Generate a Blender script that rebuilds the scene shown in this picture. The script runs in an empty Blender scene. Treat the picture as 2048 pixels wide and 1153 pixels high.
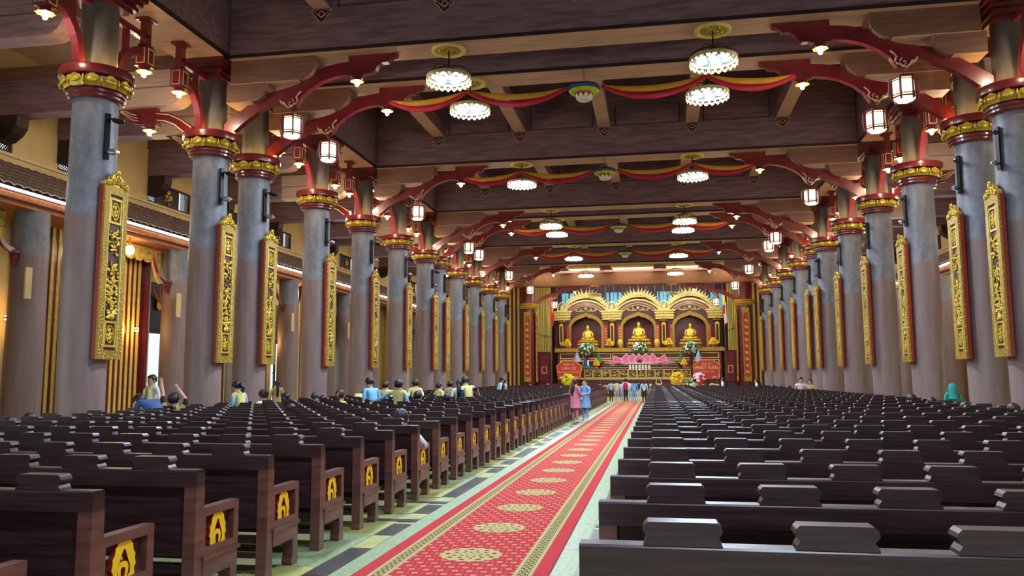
import bpy, bmesh, math, random
from mathutils import Vector, Matrix

random.seed(7)
scene = bpy.context.scene
COL = scene.collection
PI = math.pi

# ------------------------------------------------------------------ camera
yaw, pit, roll = 0.1748, 0.1091, -0.0044
fw = Vector((-math.sin(yaw) * math.cos(pit), math.cos(yaw) * math.cos(pit), math.sin(pit)))
rt = Vector((math.cos(yaw), math.sin(yaw), 0))
up = rt.cross(fw)
r2 = rt * math.cos(roll) + up * math.sin(roll)
u2 = -rt * math.sin(roll) + up * math.cos(roll)
cam = bpy.data.objects.new('camera', bpy.data.cameras.new('camera'))
COL.objects.link(cam)
M = Matrix((r2, u2, -fw)).transposed().to_4x4()
M.translation = Vector((1.5747, 0, 1.5))
cam.matrix_world = M
cam.data.sensor_fit = 'HORIZONTAL'
cam.data.sensor_width = 36
cam.data.lens = 1622.96 / 2048 * 36
cam.data.clip_end = 400
scene.camera = cam

# ------------------------------------------------------------------ world, exposure
SKY = 0.55
w = bpy.data.worlds.new('sky')
scene.world = w
w.use_nodes = True
w.node_tree.nodes['Background'].inputs[0].default_value = (0.80, 0.91, 1.0, 1)
w.node_tree.nodes['Background'].inputs[1].default_value = SKY
vs = scene.view_settings
vs.view_transform = 'Standard'
vs.look = 'None'
vs.gamma = 1
vs.use_curve_mapping = False
vs.exposure = 1.75
cy = scene.cycles
cy.max_bounces, cy.diffuse_bounces, cy.glossy_bounces, cy.transmission_bounces = 4, 3, 2, 1
cy.adaptive_threshold = .06
cy.caustics_reflective = cy.caustics_refractive = False

LED = 270.0        # chandelier discs
BULB = 150.0       # warm bracket bulbs
LANTERN = .45      # lantern panes

# ------------------------------------------------------------------ helpers
def lin(c):
    return tuple(((v / 255) / 12.92 if v / 255 <= .04045 else ((v / 255 + .055) / 1.055) ** 2.4) for v in c)


class X:
    """socket wrapper: arithmetic makes Math nodes"""
    def __init__(s, nt, o):
        s.nt, s.o = nt, o

    def op(s, name, *a, **k):
        n = s.nt.nodes.new('ShaderNodeMath')
        n.operation = name
        for i, v in enumerate((s,) + a):
            if isinstance(v, X):
                s.nt.links.new(v.o, n.inputs[i])
            else:
                n.inputs[i].default_value = v
        return X(s.nt, n.outputs[0])

    def __add__(s, b): return s.op('ADD', b)
    def __radd__(s, b): return s.op('ADD', b)
    def __sub__(s, b): return s.op('SUBTRACT', b)
    def __mul__(s, b): return s.op('MULTIPLY', b)
    def __rmul__(s, b): return s.op('MULTIPLY', b)
    def __truediv__(s, b): return s.op('DIVIDE', b)
    def abs(s): return s.op('ABSOLUTE')
    def sin(s): return s.op('SINE')
    def cos(s): return s.op('COSINE')
    def lt(s, b): return s.op('LESS_THAN', b)
    def gt(s, b): return s.op('GREATER_THAN', b)
    def mn(s, b): return s.op('MINIMUM', b)
    def mx(s, b): return s.op('MAXIMUM', b)
    def frac(s): return s.op('FRACT')
    def floor(s): return s.op('FLOOR')
    def mod(s, b): return s.op('FLOORED_MODULO', b)
    def sqrt(s): return s.op('SQRT')
    def atan2(s, b): return s.op('ARCTAN2', b)
    def hyp(s, b): return (s * s + b * b).sqrt()


def coords(nt, kind='Object'):
    tc = nt.nodes.new('ShaderNodeTexCoord')
    sp = nt.nodes.new('ShaderNodeSeparateXYZ')
    nt.links.new(tc.outputs[kind], sp.inputs[0])
    return tc.outputs[kind], X(nt, sp.outputs[0]), X(nt, sp.outputs[1]), X(nt, sp.outputs[2])


def mixc(nt, fac, a, b):
    n = nt.nodes.new('ShaderNodeMix')
    n.data_type = 'RGBA'
    if isinstance(fac, X):
        nt.links.new(fac.o, n.inputs[0])
    else:
        n.inputs[0].default_value = fac
    for i, v in ((6, a), (7, b)):
        if isinstance(v, tuple):
            n.inputs[i].default_value = (*v[:3], 1)
        else:
            nt.links.new(v, n.inputs[i])
    return n.outputs[2]


def noise(nt, vec, scale, detail=3, stretch=None, rough=.55):
    if stretch:
        mp = nt.nodes.new('ShaderNodeMapping')
        mp.inputs['Scale'].default_value = stretch
        nt.links.new(vec, mp.inputs[0])
        vec = mp.outputs[0]
    n = nt.nodes.new('ShaderNodeTexNoise')
    n.inputs['Scale'].default_value = scale
    n.inputs['Detail'].default_value = detail
    n.inputs['Roughness'].default_value = rough
    nt.links.new(vec, n.inputs['Vector'])
    return X(nt, n.outputs[0])


def bump(nt, bsdf, h, strength, dist=.02):
    b = nt.nodes.new('ShaderNodeBump')
    b.inputs['Strength'].default_value = strength
    b.inputs['Distance'].default_value = dist
    nt.links.new(h.o, b.inputs['Height'])
    nt.links.new(b.outputs[0], bsdf.inputs['Normal'])


def blank(name):
    m = bpy.data.materials.new(name)
    m.use_nodes = True
    return m, m.node_tree, m.node_tree.nodes['Principled BSDF']


MATS = {}


def mat(name, rgb, rough=.5, metal=0., var=.18, scale=6, stretch=None, bmp=0., bscale=60, rgb2=None, spec=.5, coat=0., emit=0., ecol=None, alpha=1.):
    """plain procedural material: noise-varied colour, optional relief"""
    m, nt, b = blank(name)
    vec, x, y, z = coords(nt)
    c = lin(rgb)
    d = lin(rgb2) if rgb2 else tuple(v * (1 - 2 * var) for v in c)
    e = tuple(min(1, v * (1 + var)) for v in c)
    f = (noise(nt, vec, scale, 4, stretch) - .3) * 2.5
    f = f.mx(0.).mn(1.)
    nt.links.new(mixc(nt, f, d, e), b.inputs['Base Color'])
    b.inputs['Roughness'].default_value = rough
    b.inputs['Metallic'].default_value = metal
    b.inputs['Specular IOR Level'].default_value = spec
    b.inputs['Coat Weight'].default_value = coat
    b.inputs['Coat Roughness'].default_value = .3 if name == 'pew' else .12
    if bmp:
        bump(nt, b, noise(nt, vec, bscale, 3, stretch), bmp)
    if emit:
        b.inputs['Emission Color'].default_value = (*(lin(ecol) if ecol else c), 1)
        b.inputs['Emission Strength'].default_value = emit
        if emit < 3: m.cycles.emission_sampling = 'NONE'
    b.inputs['Alpha'].default_value = alpha
    MATS[name] = m
    return m


class MB:
    def __init__(s):
        s.v, s.f, s.m, s.mi = [], [], [], 0

    def add(s, vs, fs):
        o = len(s.v)
        s.v += [tuple(v) for v in vs]
        s.f += [tuple(i + o for i in f) for f in fs]
        s.m += [s.mi] * len(fs)
        return s

    def box(s, x0, x1, y0, y1, z0, z1):
        return s.add([(x0, y0, z0), (x1, y0, z0), (x1, y1, z0), (x0, y1, z0), (x0, y0, z1), (x1, y0, z1), (x1, y1, z1), (x0, y1, z1)],
                     [(0, 3, 2, 1), (4, 5, 6, 7), (0, 1, 5, 4), (1, 2, 6, 5), (2, 3, 7, 6), (3, 0, 4, 7)])

    def cbox(s, c, d):
        return s.box(c[0] - d[0] / 2, c[0] + d[0] / 2, c[1] - d[1] / 2, c[1] + d[1] / 2, c[2] - d[2] / 2, c[2] + d[2] / 2)

    def bbox(s, x0, x1, y0, y1, z0, z1, c=.01):
        """box with chamfered long edges seen from front/top (octagonal section along x)"""
        return s.prism([(y0 + c, z0), (y1 - c, z0), (y1, z0 + c), (y1, z1 - c), (y1 - c, z1), (y0 + c, z1), (y0, z1 - c), (y0, z0 + c)], x0, x1, 'x')

    def pt(s, p, q, t, ax):
        return {'y': (p, t, q), 'x': (t, p, q), 'z': (p, q, t)}[ax]

    def prism(s, poly, a, b, ax='y'):
        n = len(poly)
        vs = [s.pt(p, q, a, ax) for p, q in poly] + [s.pt(p, q, b, ax) for p, q in poly]
        fs = [tuple(range(n)), tuple(range(2 * n - 1, n - 1, -1))] + [(i, (i + 1) % n, (i + 1) % n + n, i + n) for i in range(n)]
        return s.add(vs, fs)

    def band(s, outer, inner, a, b, ax='y', mf=None, ms=None):
        """open band between two outlines of equal length, extruded; mf/ms front and side material index"""
        n = len(outer)
        k = s.mi
        O = len(s.v)
        vs = []
        for t in (a, b):
            vs += [s.pt(p, q, t, ax) for p, q in outer] + [s.pt(p, q, t, ax) for p, q in inner]
        front, side = [], []
        for i in range(n - 1):
            front += [(i, i + 1, n + i + 1, n + i), (2 * n + i, 2 * n + i + 1, 3 * n + i + 1, 3 * n + i)]
            side += [(i, i + 1, 2 * n + i + 1, 2 * n + i), (n + i, n + i + 1, 3 * n + i + 1, 3 * n + i)]
        for i in (0, n - 1):
            side.append((i, n + i, 3 * n + i, 2 * n + i))
        s.mi = mf if mf is not None else k
        s.v += vs
        s.f += [tuple(q + O for q in f) for f in front + side]
        s.m += [mf if mf is not None else k] * len(front) + [ms if ms is not None else k] * len(side)
        s.mi = k
        return s

    def lathe(s, prof, n=24, c=(0, 0, 0), arc=None):
        vs, fs = [], []
        k = len(prof)
        for i in range(n):
            a = 2 * PI * i / n
            vs += [(c[0] + r * math.cos(a), c[1] + r * math.sin(a), c[2] + z) for r, z in prof]
        for i in range(n):
            j = (i + 1) % n
            fs += [(i * k + q, j * k + q, j * k + q + 1, i * k + q + 1) for q in range(k - 1)]
        if prof[0][0] > 1e-4 and abs(prof[0][0] - prof[-1][0]) < 1e-6:      # closed ring section
            fs += [(i * k + k - 1, (i + 1) % n * k + k - 1, (i + 1) % n * k, i * k) for i in range(n)]
            return s.add(vs, fs)
        if prof[0][0] > 1e-4:
            fs.append(tuple(i * k for i in range(n - 1, -1, -1)))
        if prof[-1][0] > 1e-4:
            fs.append(tuple(i * k + k - 1 for i in range(n)))
        return s.add(vs, fs)

    def tube(s, pts, r, n=6, cap=True, flat=None):
        pts = [Vector(p) for p in pts]
        rs = r if isinstance(r, (list, tuple)) else [r] * len(pts)
        vs, fs = [], []
        ref = Vector((0, 0, 1))
        for i, p in enumerate(pts):
            t = (pts[min(i + 1, len(pts) - 1)] - pts[max(i - 1, 0)]).normalized()
            if abs(t.dot(ref)) > .95:
                a = t.cross(Vector((1, 0, 0))).normalized()
            else:
                a = t.cross(ref).normalized()
            b = a.cross(t)
            fa, fb = flat or (1, 1)
            vs += [p + a * (math.cos(2 * PI * j / n) * rs[i] * fa) + b * (math.sin(2 * PI * j / n) * rs[i] * fb) for j in range(n)]
        for i in range(len(pts) - 1):
            fs += [(i * n + j, i * n + (j + 1) % n, (i + 1) * n + (j + 1) % n, (i + 1) * n + j) for j in range(n)]
        if cap:
            fs += [tuple(range(n)), tuple((len(pts) - 1) * n + j for j in range(n))]
        return s.add(vs, fs)

    def ell(s, c, rx, ry, rz, nu=8, nv=5):
        vs = [(c[0], c[1], c[2] - rz)]
        for i in range(1, nv):
            a = -PI / 2 + PI * i / nv
            vs += [(c[0] + rx * math.cos(a) * math.cos(2 * PI * j / nu), c[1] + ry * math.cos(a) * math.sin(2 * PI * j / nu), c[2] + rz * math.sin(a)) for j in range(nu)]
        vs.append((c[0], c[1], c[2] + rz))
        fs = [(0, 1 + (j + 1) % nu, 1 + j) for j in range(nu)]
        for i in range(nv - 2):
            o = 1 + i * nu
            fs += [(o + j, o + (j + 1) % nu, o + nu + (j + 1) % nu, o + nu + j) for j in range(nu)]
        o = 1 + (nv - 2) * nu
        fs += [(o + j, o + (j + 1) % nu, len(vs) - 1) for j in range(nu)]
        return s.add(vs, fs)

    def mesh(s, name, mats, smooth=False):
        me = bpy.data.meshes.new(name)
        me.from_pydata(s.v, [], s.f)
        for m in (mats if isinstance(mats, (list, tuple)) else [mats]):
            me.materials.append(MATS[m] if isinstance(m, str) else m)
        if any(s.m):
            me.polygons.foreach_set('material_index', s.m)
        bm = bmesh.new()
        bm.from_mesh(me)
        bmesh.ops.recalc_face_normals(bm, faces=bm.faces)
        if smooth:
            ang = .7 if smooth is True else smooth
            for f in bm.faces:
                f.smooth = True
            for e in bm.edges:
                e.smooth = not (len(e.link_faces) == 2 and e.calc_face_angle(0) > ang)
        bm.to_mesh(me)
        bm.free()
        return me

    def build(s, name, mats, parent=None, loc=None, smooth=False, rz=0):
        return put(name, s.mesh(name, mats, smooth), parent, loc, rz)


def put(name, me, parent=None, loc=None, rz=0):
    o = bpy.data.objects.new(name, me)
    COL.objects.link(o)
    if parent is not None:
        o.parent = parent
    if loc is not None:
        o.location = loc
    if rz:
        o.rotation_euler = (0, 0, rz)
    return o


def tag(o, label=None, cat=None, group=None, kind=None):
    if label: o['label'] = label
    if cat: o['category'] = cat
    if group: o['group'] = group
    if kind: o['kind'] = kind
    return o


def thing(name, label, cat, loc=(0, 0, 0), rz=0, group=None, kind=None):
    o = put(name, None, None, loc, rz)
    return tag(o, label, cat, group, kind)


def copy_tree(o, parent=None):
    c = o.copy()
    COL.objects.link(c)
    c.parent = parent
    for ch in list(o.children):
        copy_tree(ch, c)
    return c


def dup(root, loc, rz=0, label=None, group=None):
    r = copy_tree(root)
    r.location = loc
    r.rotation_euler = (0, 0, rz)
    if label: r['label'] = label
    if group: r['group'] = group
    return r


def nth(n):
    return '%d%s' % (n, 'th' if 10 < n % 100 < 14 else {1: 'st', 2: 'nd', 3: 'rd'}.get(n % 10, 'th'))


WORD = 'first second third fourth fifth sixth seventh eighth ninth tenth eleventh twelfth thirteenth fourteenth fifteenth sixteenth seventeenth eighteenth nineteenth twentieth'.split()


def ow(n):
    return WORD[n - 1]


# column line positions along the hall
Y2, HB, SB = 17.4112, 4.0619, 2.1583
DY = {1: Y2 - HB, 2: Y2, 3: Y2 + SB}
for k_ in (4, 5, 6, 7): DY[k_] = DY[k_ - 1] + HB
DY[8] = DY[7] + SB
for k_ in (9, 10, 11, 12): DY[k_] = DY[k_ - 1] + HB
DY[13] = DY[12] + 2 * HB
CX = 8.8
CROSS = (2, 3, 5, 7, 8, 10, 12)          # columns that carry a cross beam

# ------------------------------------------------------------------ materials
mat('pew', (55, 33, 34), .36, var=.34, scale=4, stretch=(.5, 1, 9), bmp=.04, bscale=30, spec=.3, coat=.24)
mat('pew_side', (106, 66, 58), .36, var=.25, scale=3, stretch=(1, 1, 6), bmp=.05, bscale=30, coat=.15)
mat('yellow_paint', (255, 208, 20), .45, var=.05)
mat('red_paint', (150, 32, 22), .45, var=.1)
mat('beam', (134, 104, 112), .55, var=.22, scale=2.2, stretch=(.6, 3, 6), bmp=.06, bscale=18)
mat('beam_light', (202, 162, 142), .55, var=.12, scale=2.5, stretch=(.5, 4, 4), bmp=.05, bscale=14)  # paler beam wood: light on undersides put into the colour; boss outlines share it
mat('corbel', (126, 88, 74), .5, var=.14, scale=2.5, stretch=(.5, 4, 6), bmp=.05, bscale=14)
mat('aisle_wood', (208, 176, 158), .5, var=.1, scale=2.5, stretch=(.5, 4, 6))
mat('ceiling_wood', (86, 66, 74), .6, var=.2, scale=1.5, stretch=(1, .3, 1))
mat('lacquer', (118, 34, 42), .3, var=.15, scale=4, coat=.4)
mat('lacquer_dark', (92, 20, 28), .3, var=.15, scale=4, coat=.3)
mat('altar_red', (120, 24, 26), .35, var=.2, scale=3, coat=.3)
mat('altar_brown', (84, 28, 30), .4, var=.2, scale=3)
mat('gold', (226, 190, 66), .36, .4, var=.12, scale=14, bmp=.25, bscale=40, rgb2=(176, 136, 34))
mat('gold_carved', (230, 194, 66), .36, .4, var=.2, scale=22, bmp=.9, bscale=34, rgb2=(140, 100, 22))
mat('gold_paint', (240, 200, 100), .45, .1, var=.12, scale=10)
mat('gold_leaf', (240, 222, 124), .4, .2, var=.1, scale=10)
mat('gold_smooth', (234, 202, 78), .3, .45, var=.08, scale=6, rgb2=(196, 158, 48))
mat('blue_steel', (22, 44, 74), .5, .0, var=.1)
mat('lace', (188, 172, 120), .5, .1, var=.06)
mat('panel_ground', (74, 24, 18), .4, var=.25, scale=9)
mat('wall_yellow', (224, 198, 140), .8, var=.07, scale=1.2)
mat('trim_cream', (226, 206, 160), .6, var=.06)
mat('dark_wood', (48, 28, 26), .5, var=.2, scale=3)
mat('soffit_wood', (176, 106, 60), .55, var=.15, scale=6)
mat('roof_tile', (122, 104, 96), .7, var=.25, scale=5, bmp=.2, bscale=30)
mat('black_metal', (22, 22, 26), .4, .5, var=.1)
mat('steel', (150, 150, 152), .25, .9, var=.1)
mat('bronze', (92, 74, 52), .4, .7, var=.2, bmp=.2)
mat('white_card', (236, 236, 228), .6, var=.04)
mat('stone_green', (152, 160, 112), .4, var=.14, scale=5, rgb2=(158, 146, 92), bmp=.02, spec=.5)
mat('stone_border', (150, 164, 118), .42, var=.16, scale=24, rgb2=(112, 130, 92))
mat('stone_yellow', (176, 166, 92), .4, var=.1, scale=6, rgb2=(146, 156, 92))
mat('stone_dark', (66, 60, 60), .3, var=.15, scale=10)
mat('grout', (196, 202, 180), .7, var=.05)
mat('ribbon_yellow', (222, 160, 40), .6, var=.08)
mat('ribbon_red', (190, 24, 52), .6, var=.1)
mat('leaf_green', (58, 120, 58), .6, var=.3, scale=18)
mat('teal', (24, 120, 104), .5)
mat('lime', (190, 214, 40), .5)
mat('blue', (20, 70, 128), .5)
mat('lotus_pink', (236, 110, 160), .55, var=.12, scale=30)
mat('lotus_pale', (250, 214, 224), .55, var=.05)
mat('sign_red', (196, 52, 40), .5, var=.05)
mat('flag_red', (206, 28, 40), .6, var=.06)
mat('fruit_yellow', (240, 196, 20), .5, var=.12, scale=20)
mat('cone_grey', (150, 162, 178), .5, var=.15, scale=20)
mat('curtain', (196, 176, 88), .7, var=.15, scale=1.5, stretch=(8, 8, .3))
mat('hair', (20, 16, 18), .45, var=.3, scale=30)
mat('hair_brown', (52, 34, 28), .45, var=.3, scale=30)
mat('skin', (206, 156, 128), .55, var=.05)
mat('skin_tan', (170, 116, 90), .55, var=.05)
mat('bulb', (255, 226, 170), .4, var=0, emit=BULB, ecol=(255, 234, 208))
mat('led', (255, 255, 255), .4, var=0, emit=LED, ecol=(214, 233, 255))
mat('led_strip', (255, 255, 250), .4, var=0, emit=8, ecol=(246, 250, 244))
mat('cove_strip', (255, 236, 190), .4, var=0, emit=9, ecol=(255, 232, 180))
mat('uplight', (255, 214, 90), .4, var=0, emit=7, ecol=(255, 200, 84))
mat('lantern_pane', (255, 250, 226), .5, var=.0, emit=LANTERN, ecol=(255, 240, 206))
mat('sconce_glow', (255, 220, 160), .4, var=0, emit=60, ecol=(255, 206, 130))
mat('altar_fill', (255, 240, 210), .4, var=0, emit=42, ecol=(238, 244, 255))  # glow of the tubes added behind the altar beam
mat('globe', (255, 246, 220), .4, var=0, emit=30, ecol=(255, 238, 200))
mat('daylit_glass', (214, 236, 226), .2, var=.04, emit=.32, ecol=(206, 240, 226))
mat('blue_window', (90, 190, 220), .2, var=.15, scale=1.2, emit=.22, ecol=(96, 196, 226))
for n_, c_ in dict(vest=(206, 200, 128), blue_shirt=(120, 180, 222), white_shirt=(222, 230, 230), navy=(30, 44, 84), black=(24, 24, 28), pink_robe=(214, 130, 150),
                   blue_robe=(128, 172, 216), grey_shirt=(170, 180, 182), red_bag=(200, 26, 52), denim=(52, 84, 140), khaki=(160, 150, 110), pale_blue=(190, 222, 230), shoe=(220, 220, 214), teal_robe=(30, 150, 136), lilac=(180, 176, 214)).items():
    mat(n_, c_, .75, var=.08, scale=14, bmp=.15, bscale=12)


def column_mat():
    m, nt, b = blank('column_shaft')
    vec, x, y, z = coords(nt)
    n1 = noise(nt, vec, 2.2, 5, (1, 1, .35))
    n2 = noise(nt, vec, 9, 4, (1, 1, .12))
    lo = mixc(nt, n2, lin((116, 92, 88)), lin((156, 132, 126)))
    n3 = noise(nt, vec, 7, 6, (1, 1, .8), .7)
    blot = ((n1 * .6 + n3 * .6 - .35) * 2.2).mx(0.).mn(1.)
    hi = mixc(nt, blot, lin((86, 87, 98)), lin((150, 150, 158)))
    edge = ((z + n1 * .25 - 4.62) * 14).mx(0.).mn(1.)
    nt.links.new(mixc(nt, edge, lo, hi), b.inputs['Base Color'])
    b.inputs['Roughness'].default_value = .42
    bump(nt, b, noise(nt, vec, 30, 4, (1, 1, .2)), .06)
    MATS['column_shaft'] = m


column_mat()
mat('column_upper', (92, 88, 88), .45, var=.2, scale=5, stretch=(1, 1, .3))
mat('column_red', (96, 26, 34), .25, var=.15, scale=3, coat=.4)


def frame_gold():
    """gold border with a carved chain of small leaves"""
    m, nt, b = blank('gold_border')
    vec, x, y, z = coords(nt)
    v = nt.nodes.new('ShaderNodeTexVoronoi')
    v.inputs['Scale'].default_value = 22
    nt.links.new(vec, v.inputs['Vector'])
    d = X(nt, v.outputs['Distance'])
    f = (d * 2.2).mn(1.)
    nt.links.new(mixc(nt, f, lin((250, 222, 104)), lin((164, 124, 34))), b.inputs['Base Color'])
    b.inputs['Metallic'].default_value = .35
    b.inputs['Roughness'].default_value = .36
    bump(nt, b, f * -1.0, .8, .02)
    MATS['gold_border'] = m


frame_gold()


def carpet_mat():
    m, nt, b = blank('carpet')
    vec, x, y, z = coords(nt)
    ax = x.abs()
    red = mixc(nt, noise(nt, vec, 90, 2), lin((160, 42, 46)), lin((192, 62, 64)))
    cream, dark = lin((178, 164, 108)), lin((58, 26, 18))
    # medallions every 1.25 m
    yy = (y + .025 + 25.).mod(1.25) - .65
    r = x.hyp(yy)
    th = yy.atan2(x)
    edge = (th * 18).cos() * .012 + .262
    med = r.lt(edge)
    petal = ((th * 9).cos() * (r * 55).sin()).gt(.45) * r.lt(.235) * r.gt(.03)
    field = ax.lt(.47)
    # small motifs, staggered
    P = .115
    row = ((y + 50.) / P).floor()
    xs = (x + 10. + row.mod(2.) * (P * .5)).mod(P) - P * .5
    ys = (y + 50.).mod(P) - P * .5
    q = xs.hyp(ys * 1.0)
    motif = (q.lt(.026) * q.gt(.010)).mx((xs.abs() + ys.abs()).lt(.006))
    dots = ((xs.abs() - P * .5).abs().lt(.006)) * ((ys.abs() - .02).abs().lt(.006))
    motif = (motif.mx(dots)) * field * r.gt(.285)
    # border: cream line, dark chain, cream line
    bl = (ax - .485).abs().lt(.016).mx((ax - .60).abs().lt(.016))
    mid = (ax - .5425).abs().lt(.042)
    cyc = (y + 50.).mod(.10) - .05
    rr = cyc.hyp(ax - .5425)
    chain = (rr - .024).abs().lt(.007).mx((ax - .503).abs().lt(.004)).mx((ax - .582).abs().lt(.004)).mx(((cyc.abs() - .05).abs().lt(.007)) * (ax - .5425).abs().lt(.02))
    edgep = ax.gt(.622)
    plain = lin((184, 56, 60))
    c = mixc(nt, motif, red, lin((206, 140, 110)))
    c = mixc(nt, mid, c, cream)
    c = mixc(nt, chain * mid, c, dark)
    c = mixc(nt, bl, c, cream)
    c = mixc(nt, edgep, c, plain)
    c = mixc(nt, med * field, c, cream)
    c = mixc(nt, petal * med, c, lin((120, 60, 34)))
    nt.links.new(c, b.inputs['Base Color'])
    b.inputs['Roughness'].default_value = .95
    b.inputs['Specular IOR Level'].default_value = .1
    bump(nt, b, noise(nt, vec, 320, 2), .25, .004)
    MATS['carpet'] = m


carpet_mat()

# ------------------------------------------------------------------ floor
YB, YF = -7.0, 71.0          # hall ends
floor = tag(MB().box(-15.2, 15.2, YB, YF, -.2, -.006).build('floor', 'stone_green'), kind='structure')


def floor_tile(x0, x1, y0, y1, m, name='tile'):
    g = .004
    MB().box(x0 + g, x1 - g, y0 + g, y1 - g, -.006, 0).build(name, m, floor)


for sgn in (-1, 1):
    def ft(a, b, y0, y1, m):
        x0, x1 = sorted((sgn * a, sgn * b))
        floor_tile(x0, x1, y0, y1, m)
    y = 1.0
    while y < 46:                                           # stone border strip along the runner
        ft(.70, .93, y, y + 1.25, 'stone_border')
        y += 1.25
    base = 5.0 - 5.1
    while base < 44:                                        # dark inlays: one long slab, then short slabs closed by a cross strip
        segs = [(0, 1.02), (1.02, 2.04)]
        for a, b_ in segs:
            ft(.93, 1.13, base + a, base + b_, 'stone_dark')
        ft(.93, 1.13, base + 2.04, base + 2.62, 'stone_yellow')
        yy = base + 2.62
        for _ in range(2):
            ft(.93, 1.13, yy, yy + .62, 'stone_dark')
            ft(.93, 1.62, yy + .74, yy + .90, 'stone_dark')
            ft(1.13, 1.62, yy, yy + .74, 'stone_yellow')
            ft(.93, 1.13, yy + .90, yy + 1.24, 'stone_yellow')
            yy += 1.24
        ft(1.13, 1.62, base, base + 1.3, 'stone_yellow')
        ft(1.13, 1.62, base + 1.3, base + 2.62, 'stone_border')
        base += 5.1

for n_, y0, y1, lab in (('carpet_runner', 20.19, 49.1, 'far red aisle carpet runner ending by the standing group'), ('carpet_runner', 1.2, 20.18, 'near red aisle carpet runner with cream medallions and chain border')):
    o = tag(MB().box(-.736, .736, y0, y1, 0, .012 if y0 < 5 else .008).build(n_, 'carpet'), lab, 'carpet', 'red aisle carpet runners')

# ------------------------------------------------------------------ ceilings and long beams
ceil = tag(MB().box(-9.4, 9.4, YB, YF, 11.3, 11.5).build('ceiling', 'ceiling_wood'), kind='structure')
for sgn, side in ((-1, 'left'), (1, 'right')):
    x0, x1 = sorted((sgn * 9.42, sgn * 15.2))
    tag(MB().box(x0, x1, YB, YF, 9.95, 10.1).build('ceiling_aisle_' + side, 'aisle_wood'), kind='structure')
    t = thing('colonnade_beam', 'deep brown longitudinal beam above the %s colonnade capitals' % side, 'beam', (sgn * 8.8, 0, 0), group='longitudinal beams', kind='thing')
    a, b_ = -.6, .6
    MB().box(a, b_, YB + .01, 62.0, 9.05, 11.29).build('beam_body', 'beam', t)
    MB().box(a - .01, b_ + .01, YB + .01, 62.0, 9.0, 9.05).build('lit_underside', 'beam_light', t)  # underside as a paler layer, its light from below put into the colour
    MB().box(-sgn * .6 - .015, -sgn * .6 + .015, YB + .01, 62.0, 9.0, 9.10).build('edge_moulding', 'dark_wood', t)

# boss shield
bs = MB()
bs.prism([(-.24, .12), (-.2, .02), (-.12, -.03), (-.1, -.09), (0, -.17), (.1, -.09), (.12, -.03), (.2, .02), (.24, .12), (.12, .10), (0, .14), (-.12, .10)], -.03, 0)
boss_me = bs.mesh('boss', 'dark_wood')
bo = MB()
out = [(-.25, .13), (-.21, .02), (-.13, -.04), (-.11, -.1), (0, -.19), (.11, -.1), (.13, -.04), (.21, .02), (.25, .13)]
bo.tube([(p, -.03, q) for p, q in out], .013, 5)
bo.tube([(.065 * math.cos(i * PI / 6), -.035, .02 + .065 * math.sin(i * PI / 6)) for i in range(13)], .013, 5)
bo.tube([(-.22, -.03, .12), (-.13, -.03, .04), (0, -.03, -.07), (.13, -.03, .04), (.22, -.03, .12)], .01, 5)
boss_line = bo.mesh('boss_outline', 'beam_light')


def qround(x0, x1, z0, z1, r, sgn):
    """board outline in x,z whose free lower corner (away from the column) is rounded"""
    pts = [(x0, z1), (x0, z0), (x1 - r, z0)]
    pts += [(x1 - r + r * math.sin(i * PI / 12), z0 + r * .9 - r * .9 * math.cos(i * PI / 12)) for i in range(1, 7)]
    pts += [(x1, z1)]
    return [(sgn * p, q) for p, q in pts]


ordc = {2: 'first', 3: 'second', 5: 'third', 7: 'fourth', 8: 'fifth', 10: 'sixth', 12: 'seventh'}
PX = (-5.88, -2.94, 0, 2.94, 5.88)
for k in CROSS:
    y = DY[k]
    t = thing('cross_beam', '%s brown ceiling cross beam from the viewer, spanning the nave' % ordc[k], 'beam', (0, y, 0), group='nave cross beams', kind='thing')
    MB().box(-8.18, 8.18, -.4, .4, 9.04, 11.29).build('beam_body', 'beam', t)
    MB().box(-8.18, 8.18, -.41, .41, 8.98, 9.04).build('lit_underside', 'beam_light', t)  # paler layer for the lit underside, brightness painted in
    MB().box(-8.16, 8.16, -.43, -.4, 8.99, 9.07).build('edge_moulding', 'dark_wood', t)
    if k in (2, 5, 7, 10, 12):
        for px in PX:                                        # raised panels between the bosses
            b_ = put('boss', boss_me, t, (px, -.4, 9.87))
            put('boss_outline', boss_line, b_)
        mp = MB()
        for i in range(4):
            a, b2 = PX[i] + .38, PX[i + 1] - .38
            mp.box(a, b2, -.425, -.4, 10.05, 10.09).box(a, a + .04, -.425, -.4, 10.05, 10.8).box(b2 - .04, b2, -.425, -.4, 10.05, 10.8)
        mp.build('panel_moulding', 'ceiling_wood', t)
    for sgn in (-1, 1):                                      # two stepped corbel boards on each side
        c1 = MB().prism([(sgn * CX - sgn * 0 + p, q) for p, q in qround(.6, 2.72, 8.42, 8.98, .45, -sgn)], -.27, .27)
        c1.build('corbel', 'corbel', t)
        MB().prism([(sgn * CX + p, q) for p, q in qround(.5, 1.5, 7.97, 8.42, .36, -sgn)], -.26, .26).build('corbel', 'corbel', t)
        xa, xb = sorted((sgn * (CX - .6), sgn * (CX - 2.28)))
        MB().box(xa, xb, -.28, .28, 8.405, 8.42).build('lit_corbel_underside', 'beam_light', t)  # thin paler layer: lamplight under the corbel put into the colour
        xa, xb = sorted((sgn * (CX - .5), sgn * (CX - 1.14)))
        MB().box(xa, xb, -.27, .27, 7.955, 7.97).build('lit_corbel_underside', 'beam_light', t)

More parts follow.
